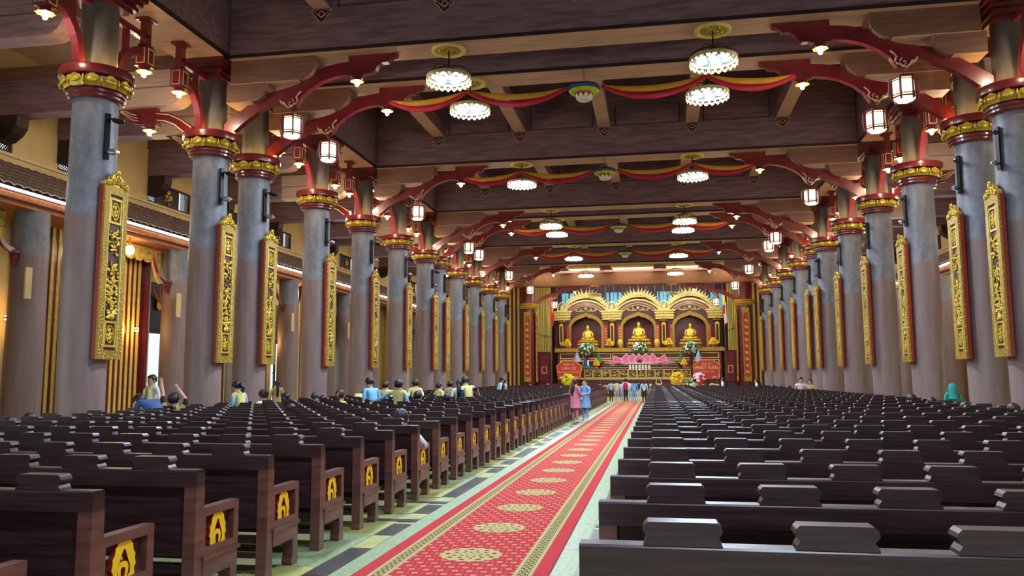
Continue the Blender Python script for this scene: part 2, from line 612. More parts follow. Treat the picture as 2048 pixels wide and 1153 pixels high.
# purlins between the cross beams
for a, b_ in ((DY[2] - 2 * HB + .41, DY[2] - .4), (DY[3] + .4, DY[5] - .4), (DY[5] + .4, DY[7] - .4), (DY[8] + .4, DY[10] - .4), (DY[10] + .4, DY[12] - .4)):
    bay = {2: 'before the first cross beam', 5: 'between the second and third cross beams', 7: 'between the third and fourth cross beams', 10: 'between the fifth and sixth cross beams', 12: 'between the sixth and seventh cross beams'}[[k for k in (2, 5, 7, 10, 12) if abs(DY[k] - .4 - b_) < .01][0]]
    for i, px in enumerate(PX):
        t = thing('purlin', '%s ceiling purlin from the left, %s' % (nth(i + 1), bay), 'purlin', (px, a, 0), group='ceiling purlins', kind='thing')
        MB().box(-.2, .2, .01, b_ - a - .035, 10.06, 10.5).build('purlin_body', 'beam', t)
        MB().box(-.205, .205, .01, b_ - a - .035, 10.02, 10.06).build('lit_underside', 'beam_light', t)  # lit underside painted as a paler layer

# ------------------------------------------------------------------ aisles: outer walls, tiled eaves, windows, slatted screens
WIN = [19.42 + 4.0619 * i for i in range(-3, 11)]
WW, WZ0, WZ1 = 2.45, 7.26, 7.98
DOORS = [(23.45, 27.2), (31.9, 34.0), (35.9, 38.4), (42.4, 44.6), (48.0, 50.4), (-5.5, 1.5), (4.0, 11.0)]
tile_me = None


def roof_tile_mesh():
    b = MB()
    n = 5
    sec = [(.145 * math.cos(PI * i / n), .05 * math.sin(PI * i / n)) for i in range(n + 1)]
    vs = [(0., p, q + .03) for p, q in sec] + [(.33, p * .92, q) for p, q in sec] + [(0., p, q) for p, q in sec] + [(.33, p * .92, q - .03) for p, q in sec]
    m = n + 1
    fs = [(i, i + 1, m + i + 1, m + i) for i in range(n)] + [(2 * m + i, 3 * m + i, 3 * m + i + 1, 2 * m + i + 1) for i in range(n)] + [(i, 2 * m + i, 2 * m + i + 1, i + 1) for i in range(n)]
    b.add(vs, fs)
    return b


tile_mb = roof_tile_mesh()
slope = math.atan2(1.07, 1.5)
lat = MB()
for i in range(-8, 12):
    for d in (-1, 1):
        z0, z1 = WZ0, WZ1
        p0 = i * .085
        a, b_ = (p0, 0.), (p0 + d * .72, .72)
        if a[0] > b_[0]: a, b_ = b_, a
        if b_[0] <= 0 or a[0] >= .52: continue
        s_ = (b_[1] - a[1]) / (b_[0] - a[0])
        xa, xb = max(a[0], 0), min(b_[0], .52)
        lat.tube([(0, xa, a[1] + s_ * (xa - a[0])), (0, xb, a[1] + s_ * (xb - a[0]))], .014, 4)
lat_me = lat.mesh('lattice', 'dark_wood')
fig = MB()
for p, q, r_ in ((0, .5, .09), (-.12, .36, .08), (.12, .36, .08), (0, .25, .06), (-.16, .22, .05), (.16, .3, .05), (.05, .12, .05)):
    fig.ell((0, p, q), .05, r_, r_ * .8)
fig_me = fig.mesh('carving', 'gold_paint')
slat_me = {}

for sgn, side in ((-1, 'left'), (1, 'right')):
    Xw = sgn * 14.6
    wall = put('wall_' + side, None)
    tag(wall, kind='structure')
    wb = MB()
    xa, xb = sorted((Xw, Xw + sgn * .25))
    edges = sorted(DOORS)
    # upper wall with window openings
    y = YB
    for w0 in WIN:
        wb.box(xa, xb, y, w0, WZ0, WZ1)
        y = w0 + WW
    wb.box(xa, xb, y, YF, WZ0, WZ1)
    wb.box(xa, xb, YB, YF, WZ1, 9.95).box(xa, xb, YB, YF, 5.0, WZ0)
    y = YB
    for d0, d1 in edges:
        wb.box(xa, xb, y, d0, 0, 5.0)
        y = d1
    wb.box(xa, xb, y, YF, 0, 5.0)
    wb.build('wall_face', 'wall_yellow', wall)
    MB().box(*sorted((Xw - sgn * .06, Xw)), YB, 62, WZ0 - .1, WZ0 - .02).build('ledge', 'trim_cream', wall)
    for i, w0 in enumerate(WIN):
        if w0 < 14: continue
        wn = tag(put('window_%d' % (i if sgn < 0 else i + 20), None, None, (Xw, w0, WZ0)), kind='structure')
        MB().box(*sorted((sgn * .02, sgn * .1)), 0, WW, -.0, .05).box(*sorted((sgn * .02, sgn * .1)), 0, WW, .67, .72).box(*sorted((sgn * .02, sgn * .1)), 0, .05, .05, .67).box(*sorted((sgn * .02, sgn * .1)), WW - .05, WW, .05, .67).build('window_frame', 'dark_wood', wn)
        MB().box(*sorted((sgn * .1, sgn * .14)), .55, WW - .55, .05, .67).build('centre_board', 'dark_wood', wn)
        put('carving', fig_me, wn, (sgn * .06, WW / 2, .02))
        put('lattice', lat_me, wn, (sgn * .06, .03, 0))
        put('lattice', lat_me, wn, (sgn * .06, WW - .55, 0))
    # eave: sloping tiled roof, light strip, dentil moulding
    ev = thing('tiled_eave', 'long grey tiled eave with white light strip on the %s aisle wall' % side, 'eave', (sgn * 13.1, 0, 6.0), group='tiled eaves', kind='thing')
    E0, E1 = 13.0, 61.0
    dk = MB()
    p = [(0, -.05), (sgn * 1.42, .965), (sgn * 1.42, .85), (0, -.14)]
    dk.prism(p, E0, E1)
    dk.build('roof_deck', 'dark_wood', ev)
    far_t = MB()
    ny = int((E1 - E0) / .3)
    tm = None
    for r_ in range(6):
        for i in range(ny):
            yy = E0 + .15 + i * .3
            ca = (sgn * (.01 + r_ * .225), yy, .0 + r_ * .225 * 1.02 / 1.5)
            if 15.2 < yy < 28 and sgn < 0 and r_ < 6:
                if tm is None:
                    b = MB()
                    b.v = [(sgn * (q[0] * math.cos(slope)), q[1], q[2] + q[0] * math.sin(slope) * .93) for q in tile_mb.v]
                    b.f, b.m = tile_mb.f, tile_mb.m
                    tm = b.mesh('roof_tile', 'roof_tile', True)
                put('roof_tile', tm, ev, ca)
            else:
                far_t.add([(sgn * (q[0] * math.cos(slope)) + ca[0], q[1] + ca[1], q[2] + q[0] * math.sin(slope) * .93 + ca[2]) for q in tile_mb.v], tile_mb.f)
    tag(far_t.build('roof_tiles', 'roof_tile', ev), kind='stuff')
    MB().box(*sorted((-sgn * .04, sgn * .03)), E0, E1, -.10, -.06).build('light_strip', 'led_strip', ev)
    MB().box(*sorted((0, sgn * 1.45)), E0, E1, -.3, -.16).build('soffit', 'soffit_wood', ev)
    MB().box(*sorted((sgn * .12, sgn * 1.45)), E0, E1, -.42, -.3).build('soffit', 'soffit_wood', ev)
    dn = MB()
    yy = E0
    while yy < E1:
        dn.box(*sorted((-sgn * .01, sgn * .1)), yy, yy + .08, -.29, -.17)
        yy += .15
    tag(dn.build('dentil', 'soffit_wood', ev), kind='stuff')

    # outer columns under the eave
    om = MB().lathe([(.42, 0), (.43, 2), (.41, 4), (.40, 5.58)], 24).mesh('shaft', 'column_shaft', True)
    for k in range(1, 13):
        if k == 1 and sgn > 0: continue
        t = thing('aisle_column', 'grey round column under the %s eave, %s from the viewer' % (side, nth(k)), 'column', (sgn * 13.55, DY[k], 0), group='outer aisle columns', kind='thing')
        put('shaft', om, t)
        for d in (-1, 1):
            if (k in (2, 7) and d > 0) or (k in (3, 8) and d < 0): continue
            # curved red braces with turned pendants
            o_, i_ = [], []
            for q in range(7):
                a = PI / 2 * q / 6
                o_.append((d * (.5 + .75 * math.sin(a)), 4.5 + .9 * (1 - math.cos(a))))
                i_.append((d * (.42 + .75 * math.sin(a) + .02), 4.75 + .85 * (1 - math.cos(a)) + .0))
            MB().band([(p_, q_) for p_, q_ in o_], [(p_, q_ + .12) for p_, q_ in o_], -.05, .05, 'x').build('brace', 'lacquer', t)
            MB().lathe([(.0, -.34), (.05, -.3), (.08, -.22), (.06, -.18), (.1, -.1), (.08, -.05), (.13, 0), (.13, .06), (.0, .06)], 10, (0, d * .5, 4.5)).build('pendant', 'lacquer', t, smooth=True)
        if k in (2, 4, 6, 8):
            MB().box(-.02 + -sgn * .44, .02 - sgn * .44, -.62, -.42, 3.4, 4.15).build('notice', 'wall_yellow', t)

    # slatted screens
    SCR = [(13.6, 16.9), (17.95, 23.35), (27.7, 31.4), (34.1, 35.6), (38.6, 42.2), (44.8, 47.8)]
    for q, (s0, s1) in enumerate(SCR):
        if sgn > 0 and q < 1: continue
        t = thing('slat_screen', '%s tall red screen with gold vertical slats on the %s wall' % (nth(q + 1), side), 'screen', (sgn * 14.35, s0, 0), group='gold slat screens', kind='thing')
        MB().box(*sorted((sgn * .05, sgn * .2)), 0, s1 - s0, 0, 5.58).build('backing', 'lacquer_dark', t)
        MB().box(-.06, .06, 0, .12, 0, 5.58).build('frame_post', 'lacquer', t)
        MB().box(-.06, .06, s1 - s0 - .12, s1 - s0, 0, 5.58).build('frame_post', 'lacquer', t)
        sm = MB().box(*sorted((sgn * .05, sgn * .03)), -.055, .055, 0, 5.56).mesh('slat', 'gold_paint')
        y = .3
        while y < s1 - s0 - .2:
            put('slat', sm, t, (0, y, .01))
            y += .235
    # carved gold valances and wall lights in front of screens and doors
    def valance(y0, y1, flip, lab):
        t = MB()
        n = 5
        L = y1 - y0
        top, bot = [], []
        for i in range(25):
            u = i / 24
            top.append((y0 + L * u, 5.55))
            uu = u if not flip else 1 - u
            bot.append((y0 + L * u, 5.55 - .32 - .14 * abs(math.sin(u * PI * n)) - .75 * max(0, uu - .8) / .2))
        t.band(top, bot, -.04, .04, 'x')
        o = thing('carved_valance', lab, 'valance', (sgn * 13.95, 0, 0), group='carved gold valances')
        t.build('board', 'gold_paint', o)
        for i in range(n):
            c = (0, y0 + L * (i + .5) / n, 5.34)
            MB().tube([(c[0] - sgn * .05, c[1] + (.02 + .022 * q) * math.cos(q * .7), c[2] + (.02 + .022 * q) * math.sin(q * .7)) for q in range(9)], .02, 5).build('scroll', 'gold', o)
        return o
    for q, (y0, y1) in enumerate(((21.2, 23.3), (15.2, 17.0), (29.4, 31.4), (33.9, 35.4), (39.9, 41.7))):
        if sgn > 0 and q == 1: continue
        valance(y0, y1, False, '%s gold scroll valance under the %s eave, %s' % (nth(q + 1), side, 'above slatted screen'))
    for q, (ly, lz, kind_) in enumerate(((22.55, 3.0, 's'), (17.5, 3.0, 's'), (21.0, 5.2, 'g'), (31.2, 3.0, 's'), (33.6, 5.2, 'g'), (41.5, 5.2, 'g'))):
        if sgn > 0 and q == 1: continue
        if kind_ == 's':
            t = thing('wall_sconce', '%s glowing box sconce on the %s slatted screens' % (nth(q + 1), side), 'sconce', (sgn * 14.2, ly, lz), group='wall sconces')
            MB().box(*sorted((0, -sgn * .1)), -.07, .07, -.03, .03).build('housing', 'gold_paint', t)
            MB().box(*sorted((-sgn * .01, -sgn * .09)), -.06, .06, .03, .05).box(*sorted((-sgn * .01, -sgn * .09)), -.06, .06, -.05, -.03).build('glow', 'sconce_glow', t)
        else:
            t = thing('globe_light', '%s round white globe light hanging below the %s eave' % (nth(q + 1), side), 'lamp', (sgn * 13.4, ly, lz), group='globe lights')
            MB().lathe([(0, .36), (.03, .36), (.03, .2), (.09, .16), (.09, .12), (0, .12)], 10).build('cap', 'gold', t)
            MB().ell((0, 0, 0), .13, .13, .13, 12, 8).build('globe', 'globe', t, smooth=True)
    # doorways: lintel, glazed leaves
    for q, (d0, d1) in enumerate(sorted(DOORS)):
        if d0 < 10: continue
        dr = tag(put('door_%d' % (q if sgn < 0 else q + 10), None, None, (sgn * 14.5, d0, 0)), kind='structure')
        W = d1 - d0
        MB().box(-.1, .1, 0, W, 4.6, 5.0).build('lintel', 'trim_cream', dr)
        MB().box(-.1, .1, 0, .12, 0, 4.6).box(-.1, .1, W - .12, W, 0, 4.6).build('door_frame', 'trim_cream', dr)
        MB().box(-.05, .05, .12, W - .12, 3.1, 4.6).build('transom_board', 'dark_wood', dr)
        n = 4
        for i in range(n):
            a = .12 + (W - .24) * i / n
            b_ = a + (W - .24) / n
            lf = MB().box(-.03, .03, a, a + .09, 0, 3.1).box(-.03, .03, b_ - .09, b_, 0, 3.1).box(-.03, .03, a, b_, 0, .5).box(-.03, .03, a, b_, 2.95, 3.1)
            lf.build('door_leaf', 'dark_wood', dr)
            for j in range(4):
                z0 = .52 + j * .61
                MB().box(-.01, .01, a + .1, b_ - .1, z0, z0 + .56).build('pane', 'daylit_glass', dr)

t = thing('orange_ornament', 'orange hand-shaped ornament with curved petals above the left doorway', 'ornament', (-14.36, 24.05, 3.75))
MB().ell((0, 0, .12), .03, .2, .16, 14, 6).build('disc', 'ribbon_yellow', t, smooth=True)
for a_ in (-.9, -.1, .75):
    MB().tube([(0, 0, .15), (.01, .25 * a_, .38), (0, .42 * a_, .55), (0, .5 * a_, .8)], [.06, .055, .045, .02], 8, flat=(1, .5)).build('petal', 'soffit_wood', t, smooth=True)

# aisle tie beams (stacked boards reaching from the colonnade to the outer wall)
def qr2(x0, x1, z0, z1, r):
    return [(x1, z1), (x1, z0), (x0 + r, z0)] + [(x0 + r - r * math.sin(i * PI / 12), z0 + r - r * math.cos(i * PI / 12)) for i in range(1, 7)] + [(x0, z1)]


for sgn, side in ((-1, 'left'), (1, 'right')):
    for k in range(1, 13):
        if sgn > 0 and k == 1: continue
        t = thing('aisle_beam', 'stacked %s wooden tie beam over the %s aisle, %s from the viewer' % ('lamplit' if k in CROSS else 'unlit', side, nth(k)), 'beam', (0, DY[k], 0), group='aisle tie beams', kind='thing')
        m_ = 'aisle_wood' if k in CROSS else 'beam'  # lamplight near the brackets and its absence put into the board colours
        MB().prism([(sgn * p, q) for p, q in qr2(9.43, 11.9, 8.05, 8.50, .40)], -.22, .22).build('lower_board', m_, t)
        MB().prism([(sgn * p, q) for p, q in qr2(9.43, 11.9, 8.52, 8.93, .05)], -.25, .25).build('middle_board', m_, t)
        MB().box(*sorted((sgn * 9.43, sgn * 14.59)), -.3, .3, 8.95, 9.25).build('upper_board', 'corbel', t)
        MB().box(*sorted((sgn * 11.9, sgn * 14.59)), -.24, .24, 8.06, 8.95).build('beam_body', 'beam', t)
        MB().prism([(sgn * p, q) for p, q in [(14.59, 8.05), (14.59, 7.42), (14.35, 7.46), (14.12, 7.62), (14.0, 7.8), (13.98, 8.05)]], -.2, .2).build('wall_corbel', 'dark_wood', t)

# back wall behind the viewer: open porch with a deep lintel
tag(MB().box(-15.2, 15.2, YB - .3, YB, 4.4, 11.5).box(-15.2, -9.5, YB - .3, YB, 0, 4.4).box(9.5, 15.2, YB - .3, YB, 0, 4.4).build('wall_back', 'dark_wood'), kind='structure')

# ------------------------------------------------------------------ main colonnade
shaft_me = MB().lathe([(.40, 0), (.405, .6), (.42, 2.5), (.418, 4.2), (.405, 5.6), (.395, 6.76)], 40).mesh('shaft', 'column_shaft', True)
upper_me = MB().lathe([(.34, 7.2), (.335, 8.1), (.33, 8.68)], 32).mesh('upper_shaft', 'column_upper', True)
ring_me = MB().lathe([(.40, 6.70), (.46, 6.70), (.49, 6.73), (.49, 6.77), (.52, 6.80), (.52, 6.85), (.50, 6.87), (.40, 6.87)], 40).mesh('lower_ring', 'lacquer', True)
drum_me = MB().lathe([(.44, 6.86), (.49, 6.88), (.53, 6.96), (.55, 7.04), (.55, 7.10), (.44, 7.10)], 40).mesh('lotus_drum', 'lacquer_dark', True)
rim_me = MB().lathe([(.44, 7.09), (.62, 7.09), (.655, 7.11), (.66, 7.25), (.64, 7.28), (.44, 7.28), (.34, 7.28)], 48).mesh('abacus', 'lacquer', True)
NPET = 12


def petal_mesh():
    b = MB()
    W = 2 * PI / NPET * .97
    nu, nv = 7, 5
    vs = []
    for j in range(nv):
        v = j / (nv - 1)
        for i in range(nu):
            u = i / (nu - 1) * 2 - 1
            wid = W / 2 * (1 - .30 * v * v)
            a = u * wid
            bulge = .03 * (1 - u * u) * math.sin(min(1, v * 1.15) * PI * .85) + .02 * (abs(u) > .8)
            tip = .06 * (1 - abs(u)) ** 1.5 * v
            r = .525 + .085 * v + bulge
            vs.append((r * math.cos(a), r * math.sin(a), 6.885 + .165 * v + tip))
    fs = [(j * nu + i, j * nu + i + 1, (j + 1) * nu + i + 1, (j + 1) * nu + i) for j in range(nv - 1) for i in range(nu - 1)]
    b.add(vs, fs)
    b.ell((.612, 0, 6.975), .035, .098, .055, 12, 7)
    for s_ in (-1, 1):
        a = s_ * PI / NPET
        b.ell((.60 * math.cos(a), .60 * math.sin(a), 7.0), .025, .022, .075, 6, 5)
    return b


petal_me = petal_mesh().mesh('petal', 'gold_smooth', 1.2)
glow_me = MB().lathe([(.47, 7.285), (.58, 7.285), (.525, 7.30), (.47, 7.285)], 10).mesh('uplight_ring', 'uplight')
block = MB()
for i, (h_, z0, z1) in enumerate(((.40, 8.60, 8.68), (.47, 8.68, 8.76), (.43, 8.76, 8.80), (.53, 8.80, 8.90), (.595, 8.90, 8.995))):
    block.box(-h_, h_, -h_, h_, z0, z1)
block_me = block.mesh('bracket_block', 'lacquer_dark')


def arc_pts(c, r, a0, a1, n):
    return [(c[0] + r * math.cos(a0 + (a1 - a0) * i / n), c[1] + r * math.sin(a0 + (a1 - a0) * i / n)) for i in range(n + 1)]


# lamp under a bracket end (collar, petalled saucer, bulb), origin at the top
collar_me = MB().lathe([(0, 0), (.13, 0), (.13, -.04), (.10, -.06), (.11, -.10), (.08, -.13), (0, -.13)], 14).mesh('lamp_collar', 'lacquer', True)
sc = MB()
vs_, n_ = [], 24
for r_, z_ in ((.05, -.12), (.10, -.14), (.155, -.125)):
    vs_ += [(r_ * (1 + (.1 * math.cos(8 * 2 * PI * i / n_) if r_ > .12 else 0)) * math.cos(2 * PI * i / n_), r_ * (1 + (.1 * math.cos(8 * 2 * PI * i / n_) if r_ > .12 else 0)) * math.sin(2 * PI * i / n_), z_) for i in range(n_)]
sc.add(vs_, [(q * n_ + i, q * n_ + (i + 1) % n_, (q + 1) * n_ + (i + 1) % n_, (q + 1) * n_ + i) for q in range(2) for i in range(n_)])
saucer_me = sc.mesh('lamp_saucer', 'gold', True)
bulb_me = MB().ell((0, 0, -.185), .052, .052, .06, 5, 4).mesh('bulb', 'bulb', True)


def lamp(parent, p):
    put('lamp_collar', collar_me, parent, p)
    put('lamp_saucer', saucer_me, parent, p)
    put('bulb', bulb_me, parent, p)


# nave arm: two-lobed curved bracket reaching into the nave
low = [(.45, 7.30), (.62, 7.34), (.9, 7.56), (1.2, 7.76), (1.5, 7.90), (1.75, 7.97), (1.88, 7.94), (1.95, 7.84), (2.05, 7.78), (2.17, 7.84), (2.24, 7.95), (2.3, 8.06), (2.5, 8.24), (2.8, 8.41), (3.1, 8.50), (3.4, 8.535), (3.46, 8.50), (3.84, 8.50), (3.9, 8.53), (4.03, 8.53), (4.12, 8.60), (4.17, 8.70), (4.27, 8.76), (4.42, 8.77), (4.50, 8.86), (4.62, 8.90), (4.64, 8.97)]
top = [(4.64, 8.985), (3.90, 8.985), (3.46, 8.985), (3.46, 8.84), (3.2, 8.82), (2.9, 8.76), (2.6, 8.64), (2.35, 8.46), (2.15, 8.36), (1.9, 8.30), (1.5, 8.22), (1.1, 8.04), (.75, 7.80), (.45, 7.60), (.36, 7.52), (.36, 7.30)]
nave_arm_me = MB().prism(low + top, -.085, .085).mesh('nave_arm', 'lacquer')
cl = MB()
for s_ in (-1, 1):
    yy = s_ * .10
    cl.tube([(1.80 + p * .42, yy, 7.80 + q * .36) for p, q in ((-.05, .62), (.05, .45), (.22, .42), (.30, .25), (.45, .1), (.62, .1), (.75, .25), (.9, .3), (1.0, .5), (.92, .72), (1.05, .95), (1.2, 1.1))], .022, 5)
    cl.tube([(2.05 + .01 * q * math.cos(q * .75), yy, 7.93 + .01 * q * math.sin(q * .75)) for q in range(1, 11)], .018, 5)
cloud_me = cl.mesh('cloud_scroll', 'aisle_wood')
hook_me = MB().tube([(2.05, 0, 7.80), (2.05, 0, 7.70)], .015, 5).mesh('hook', 'bronze')

# along-colonnade arm (local +Y): curved leg, pendant box, post to the beam
ylow = [(.36, 7.28), (.60, 7.28)] + [(.62 + .62 * math.sin(PI / 2 * i / 8) ** 1.1 * 1.0, 7.30 + .80 * (1 - math.cos(PI / 2 * i / 8)) + .0) for i in range(1, 9)]
yleg_o = [(.60 + .66 * (1 - math.cos(PI / 2 * i / 8)), 7.28 + .86 * math.sin(PI / 2 * i / 8)) for i in range(9)]
yleg_i = [(.44 + .82 * (1 - math.cos(PI / 2 * i / 8)), 7.28 + 1.02 * math.sin(PI / 2 * i / 8)) for i in range(9)]
ya = MB().band(yleg_o, yleg_i, -.075, .075, 'x')
ya.box(-.06, .06, .32, 1.42, 8.52, 8.60)
ya.box(-.075, .075, .30, 1.45, 8.60, 8.64)
ya.box(-.05, .05, .72, .82, 8.05, 8.52)
ya.box(-.075, .075, 1.32, 1.48, 8.38, 8.92).box(-.1, .1, 1.29, 1.51, 8.92, 8.95).box(-.15, .15, 1.24, 1.56, 8.95, 9.0)
ya.box(-.10, .10, 1.28, 1.52, 8.40, 8.43)
y_arm_me = ya.mesh('side_arm', 'lacquer')
pb = MB().box(-.14, .14, 1.26, 1.54, 7.96, 8.37)
pb_me = pb.mesh('pendant_box', 'lacquer')
pl_ = MB()
for s_ in (-1, 1):
    for yv in (1.255, 1.545):
        pl_.band([(-.10, 8.0), (.10, 8.0), (.10, 8.33), (-.10, 8.33), (-.10, 8.0)], [(-.08, 8.02), (.08, 8.02), (.08, 8.31), (-.08, 8.31), (-.08, 8.02)], yv - .006, yv + .006, 'y')
    pl_.band([(1.30, 8.0), (1.50, 8.0), (1.50, 8.33), (1.30, 8.33), (1.30, 8.0)], [(1.32, 8.02), (1.48, 8.02), (1.48, 8.31), (1.32, 8.31), (1.32, 8.02)], s_ * .145 - .006, s_ * .145 + .006, 'x')
pline_me = pl_.mesh('panel_line', 'trim_cream')

# aisle arm (local -X): arch, square block, feathered tail
al = [(-.5, 7.24), (-.7, 7.36), (-.95, 7.56), (-1.2, 7.66), (-1.42, 7.69), (-1.45, 7.60), (-1.85, 7.60), (-1.9, 7.66), (-2.1, 7.70), (-2.2, 7.82), (-2.35, 7.86), (-2.45, 7.96), (-2.6, 8.04)]
at_ = [(-2.6, 8.045), (-1.86, 8.045), (-1.86, 8.045), (-1.44, 8.045), (-1.44, 7.95), (-1.1, 7.90), (-.8, 7.76), (-.5, 7.55)]
aisle_arm_me = MB().prism(al + at_, -.08, .08).box(-1.83, -1.47, -.16, .16, 7.62, 7.93).mesh('aisle_arm', 'lacquer')
ln = MB()
for s_ in (-1, 1):
    ln.tube([(p, s_ * .085, q + .04) for p, q in al[1:5]], .014, 4)
    ln.tube([(p, s_ * .085, q - .05) for p, q in at_[-4:]], .014, 4)
    for d_ in (0, .07, .14):
        ln.tube([(-1.9 - d_ * .5, s_ * .085, 7.74 + d_), (-2.1, s_ * .085, 7.78 + d_), (-2.25, s_ * .085, 7.9 + d_ * .7), (-2.4, s_ * .085, 7.98 + d_ * .3)], .012, 4)
aline_me = ln.mesh('edge_line', 'trim_cream')


def column(k, sgn, side, idx):
    rz = 0 if sgn < 0 else PI
    t = thing('column', 'round stone-grey column with gold lotus capital, %s from the viewer in the %s colonnade' % (ow(idx), side), 'column', (sgn * CX, DY[k], 0), rz, 'main colonnade columns', 'thing')
    put('shaft', shaft_me, t)
    put('upper_shaft', upper_me, t)
    cap = put('capital', drum_me, t)
    for i in range(NPET):
        put('petal', petal_me, cap, rz=2 * PI * i / NPET)
    put('lower_ring', ring_me, t)
    put('abacus', rim_me, t)
    put('uplight_ring', glow_me, t)
    put('bracket_block', block_me, t)
    if k in CROSS:
        a = put('nave_arm', nave_arm_me, t)
        put('cloud_scroll', cloud_me, a)
        put('hook', hook_me, a)
        lamp(a, (3.65, 0, 8.50))
    if k in CROSS:
        a = put('aisle_arm', aisle_arm_me, t)
        put('edge_line', aline_me, a)
        lamp(a, (-1.65, 0, 7.62))
    ends = [d for d in (-1, 1) if not ((k in (2, 7) and d == 1) or (k in (3, 8) and d == -1))]
    for d in ends:
        ld = d if sgn < 0 else -d
        a = put('side_arm', y_arm_me, t, rz=0 if ld > 0 else PI)
        b_ = put('pendant_box', pb_me, a)
        put('panel_line', pline_me, a)
        lamp(a, (0, 1.40, 7.98))
    return t


# ------------------------------------------------------------------ hexagonal lanterns
def lantern(loc, label):
    t = thing('lantern', label, 'lantern', loc, 0, 'hexagonal lanterns')
    if 'lan' not in MATS:
        R, H = .235, .40
        hexa = [(R * math.cos(PI / 3 * i), R * math.sin(PI / 3 * i)) for i in range(6)]
        fr = MB()
        for p, q in hexa:
            fr.box(p - .016, p + .016, q - .016, q + .016, -.56, -.06)
        for z0, z1, s_ in ((-.10, -.06, 1.0), (-.50, -.47, 1.0)):
            for i in range(6):
                a, b_ = Vector((*hexa[i], 0)), Vector((*hexa[(i + 1) % 6], 0))
                fr.tube([(a.x * s_, a.y * s_, (z0 + z1) / 2), (b_.x * s_, b_.y * s_, (z0 + z1) / 2)], .018, 4)
        for p, q in hexa:                                       # flared ears
            fr.tube([(p * 1.0, q * 1.0, -.06), (p * 1.22, q * 1.22, -.10), (p * 1.24, q * 1.24, -.40), (p * 1.1, q * 1.1, -.52)], .014, 4)
        MATS['lan'] = [fr.mesh('lantern_frame', 'lacquer')]
        pn = MB()
        for i in range(6):
            a, b_ = hexa[i], hexa[(i + 1) % 6]
            s_ = .97
            pn = MB().add([(a[0] * s_, a[1] * s_, -.46), (b_[0] * s_, b_[1] * s_, -.46), (b_[0] * s_, b_[1] * s_, -.11), (a[0] * s_, a[1] * s_, -.11)], [(0, 1, 2, 3)])
            MATS['lan'].append(pn.mesh('pane', 'lantern_pane'))
        MATS['lan'].append(MB().lathe([(0, -.58), (.16, -.57), (.22, -.51), (.22, -.49), (0, -.49)], 6).mesh('bottom_pane', 'lantern_pane'))
        MATS['lan'].append(MB().lathe([(0, 0), (.02, 0), (.02, -.03), (.10, -.045), (.25, -.06), (.25, -.075), (0, -.075)], 6).mesh('lantern_cap', 'lacquer'))
        kb = MB()
        for i in range(6):
            a, b_ = Vector((*hexa[i], 0)), Vector((*hexa[(i + 1) % 6], 0))
            for j in range(5):
                for zz in (-.435, -.135):
                    c = a.lerp(b_, (j + .5) / 5) * .985
                    kb.cbox((c.x, c.y, zz), (.03, .03, .018))
        MATS['lan'].append(kb.mesh('fretwork_band', 'dark_wood'))
    L = MATS['lan']
    put('lantern_frame', L[0], t)
    for q in L[1:7]: put('pane', q, t)
    put('bottom_pane', L[7], t)
    put('lantern_cap', L[8], t)
    tag(put('fretwork_band', L[9], t), kind='stuff')
    return t


# ------------------------------------------------------------------ carved plaques
PW, PZ0, PZ1 = .33, 1.85, 5.05


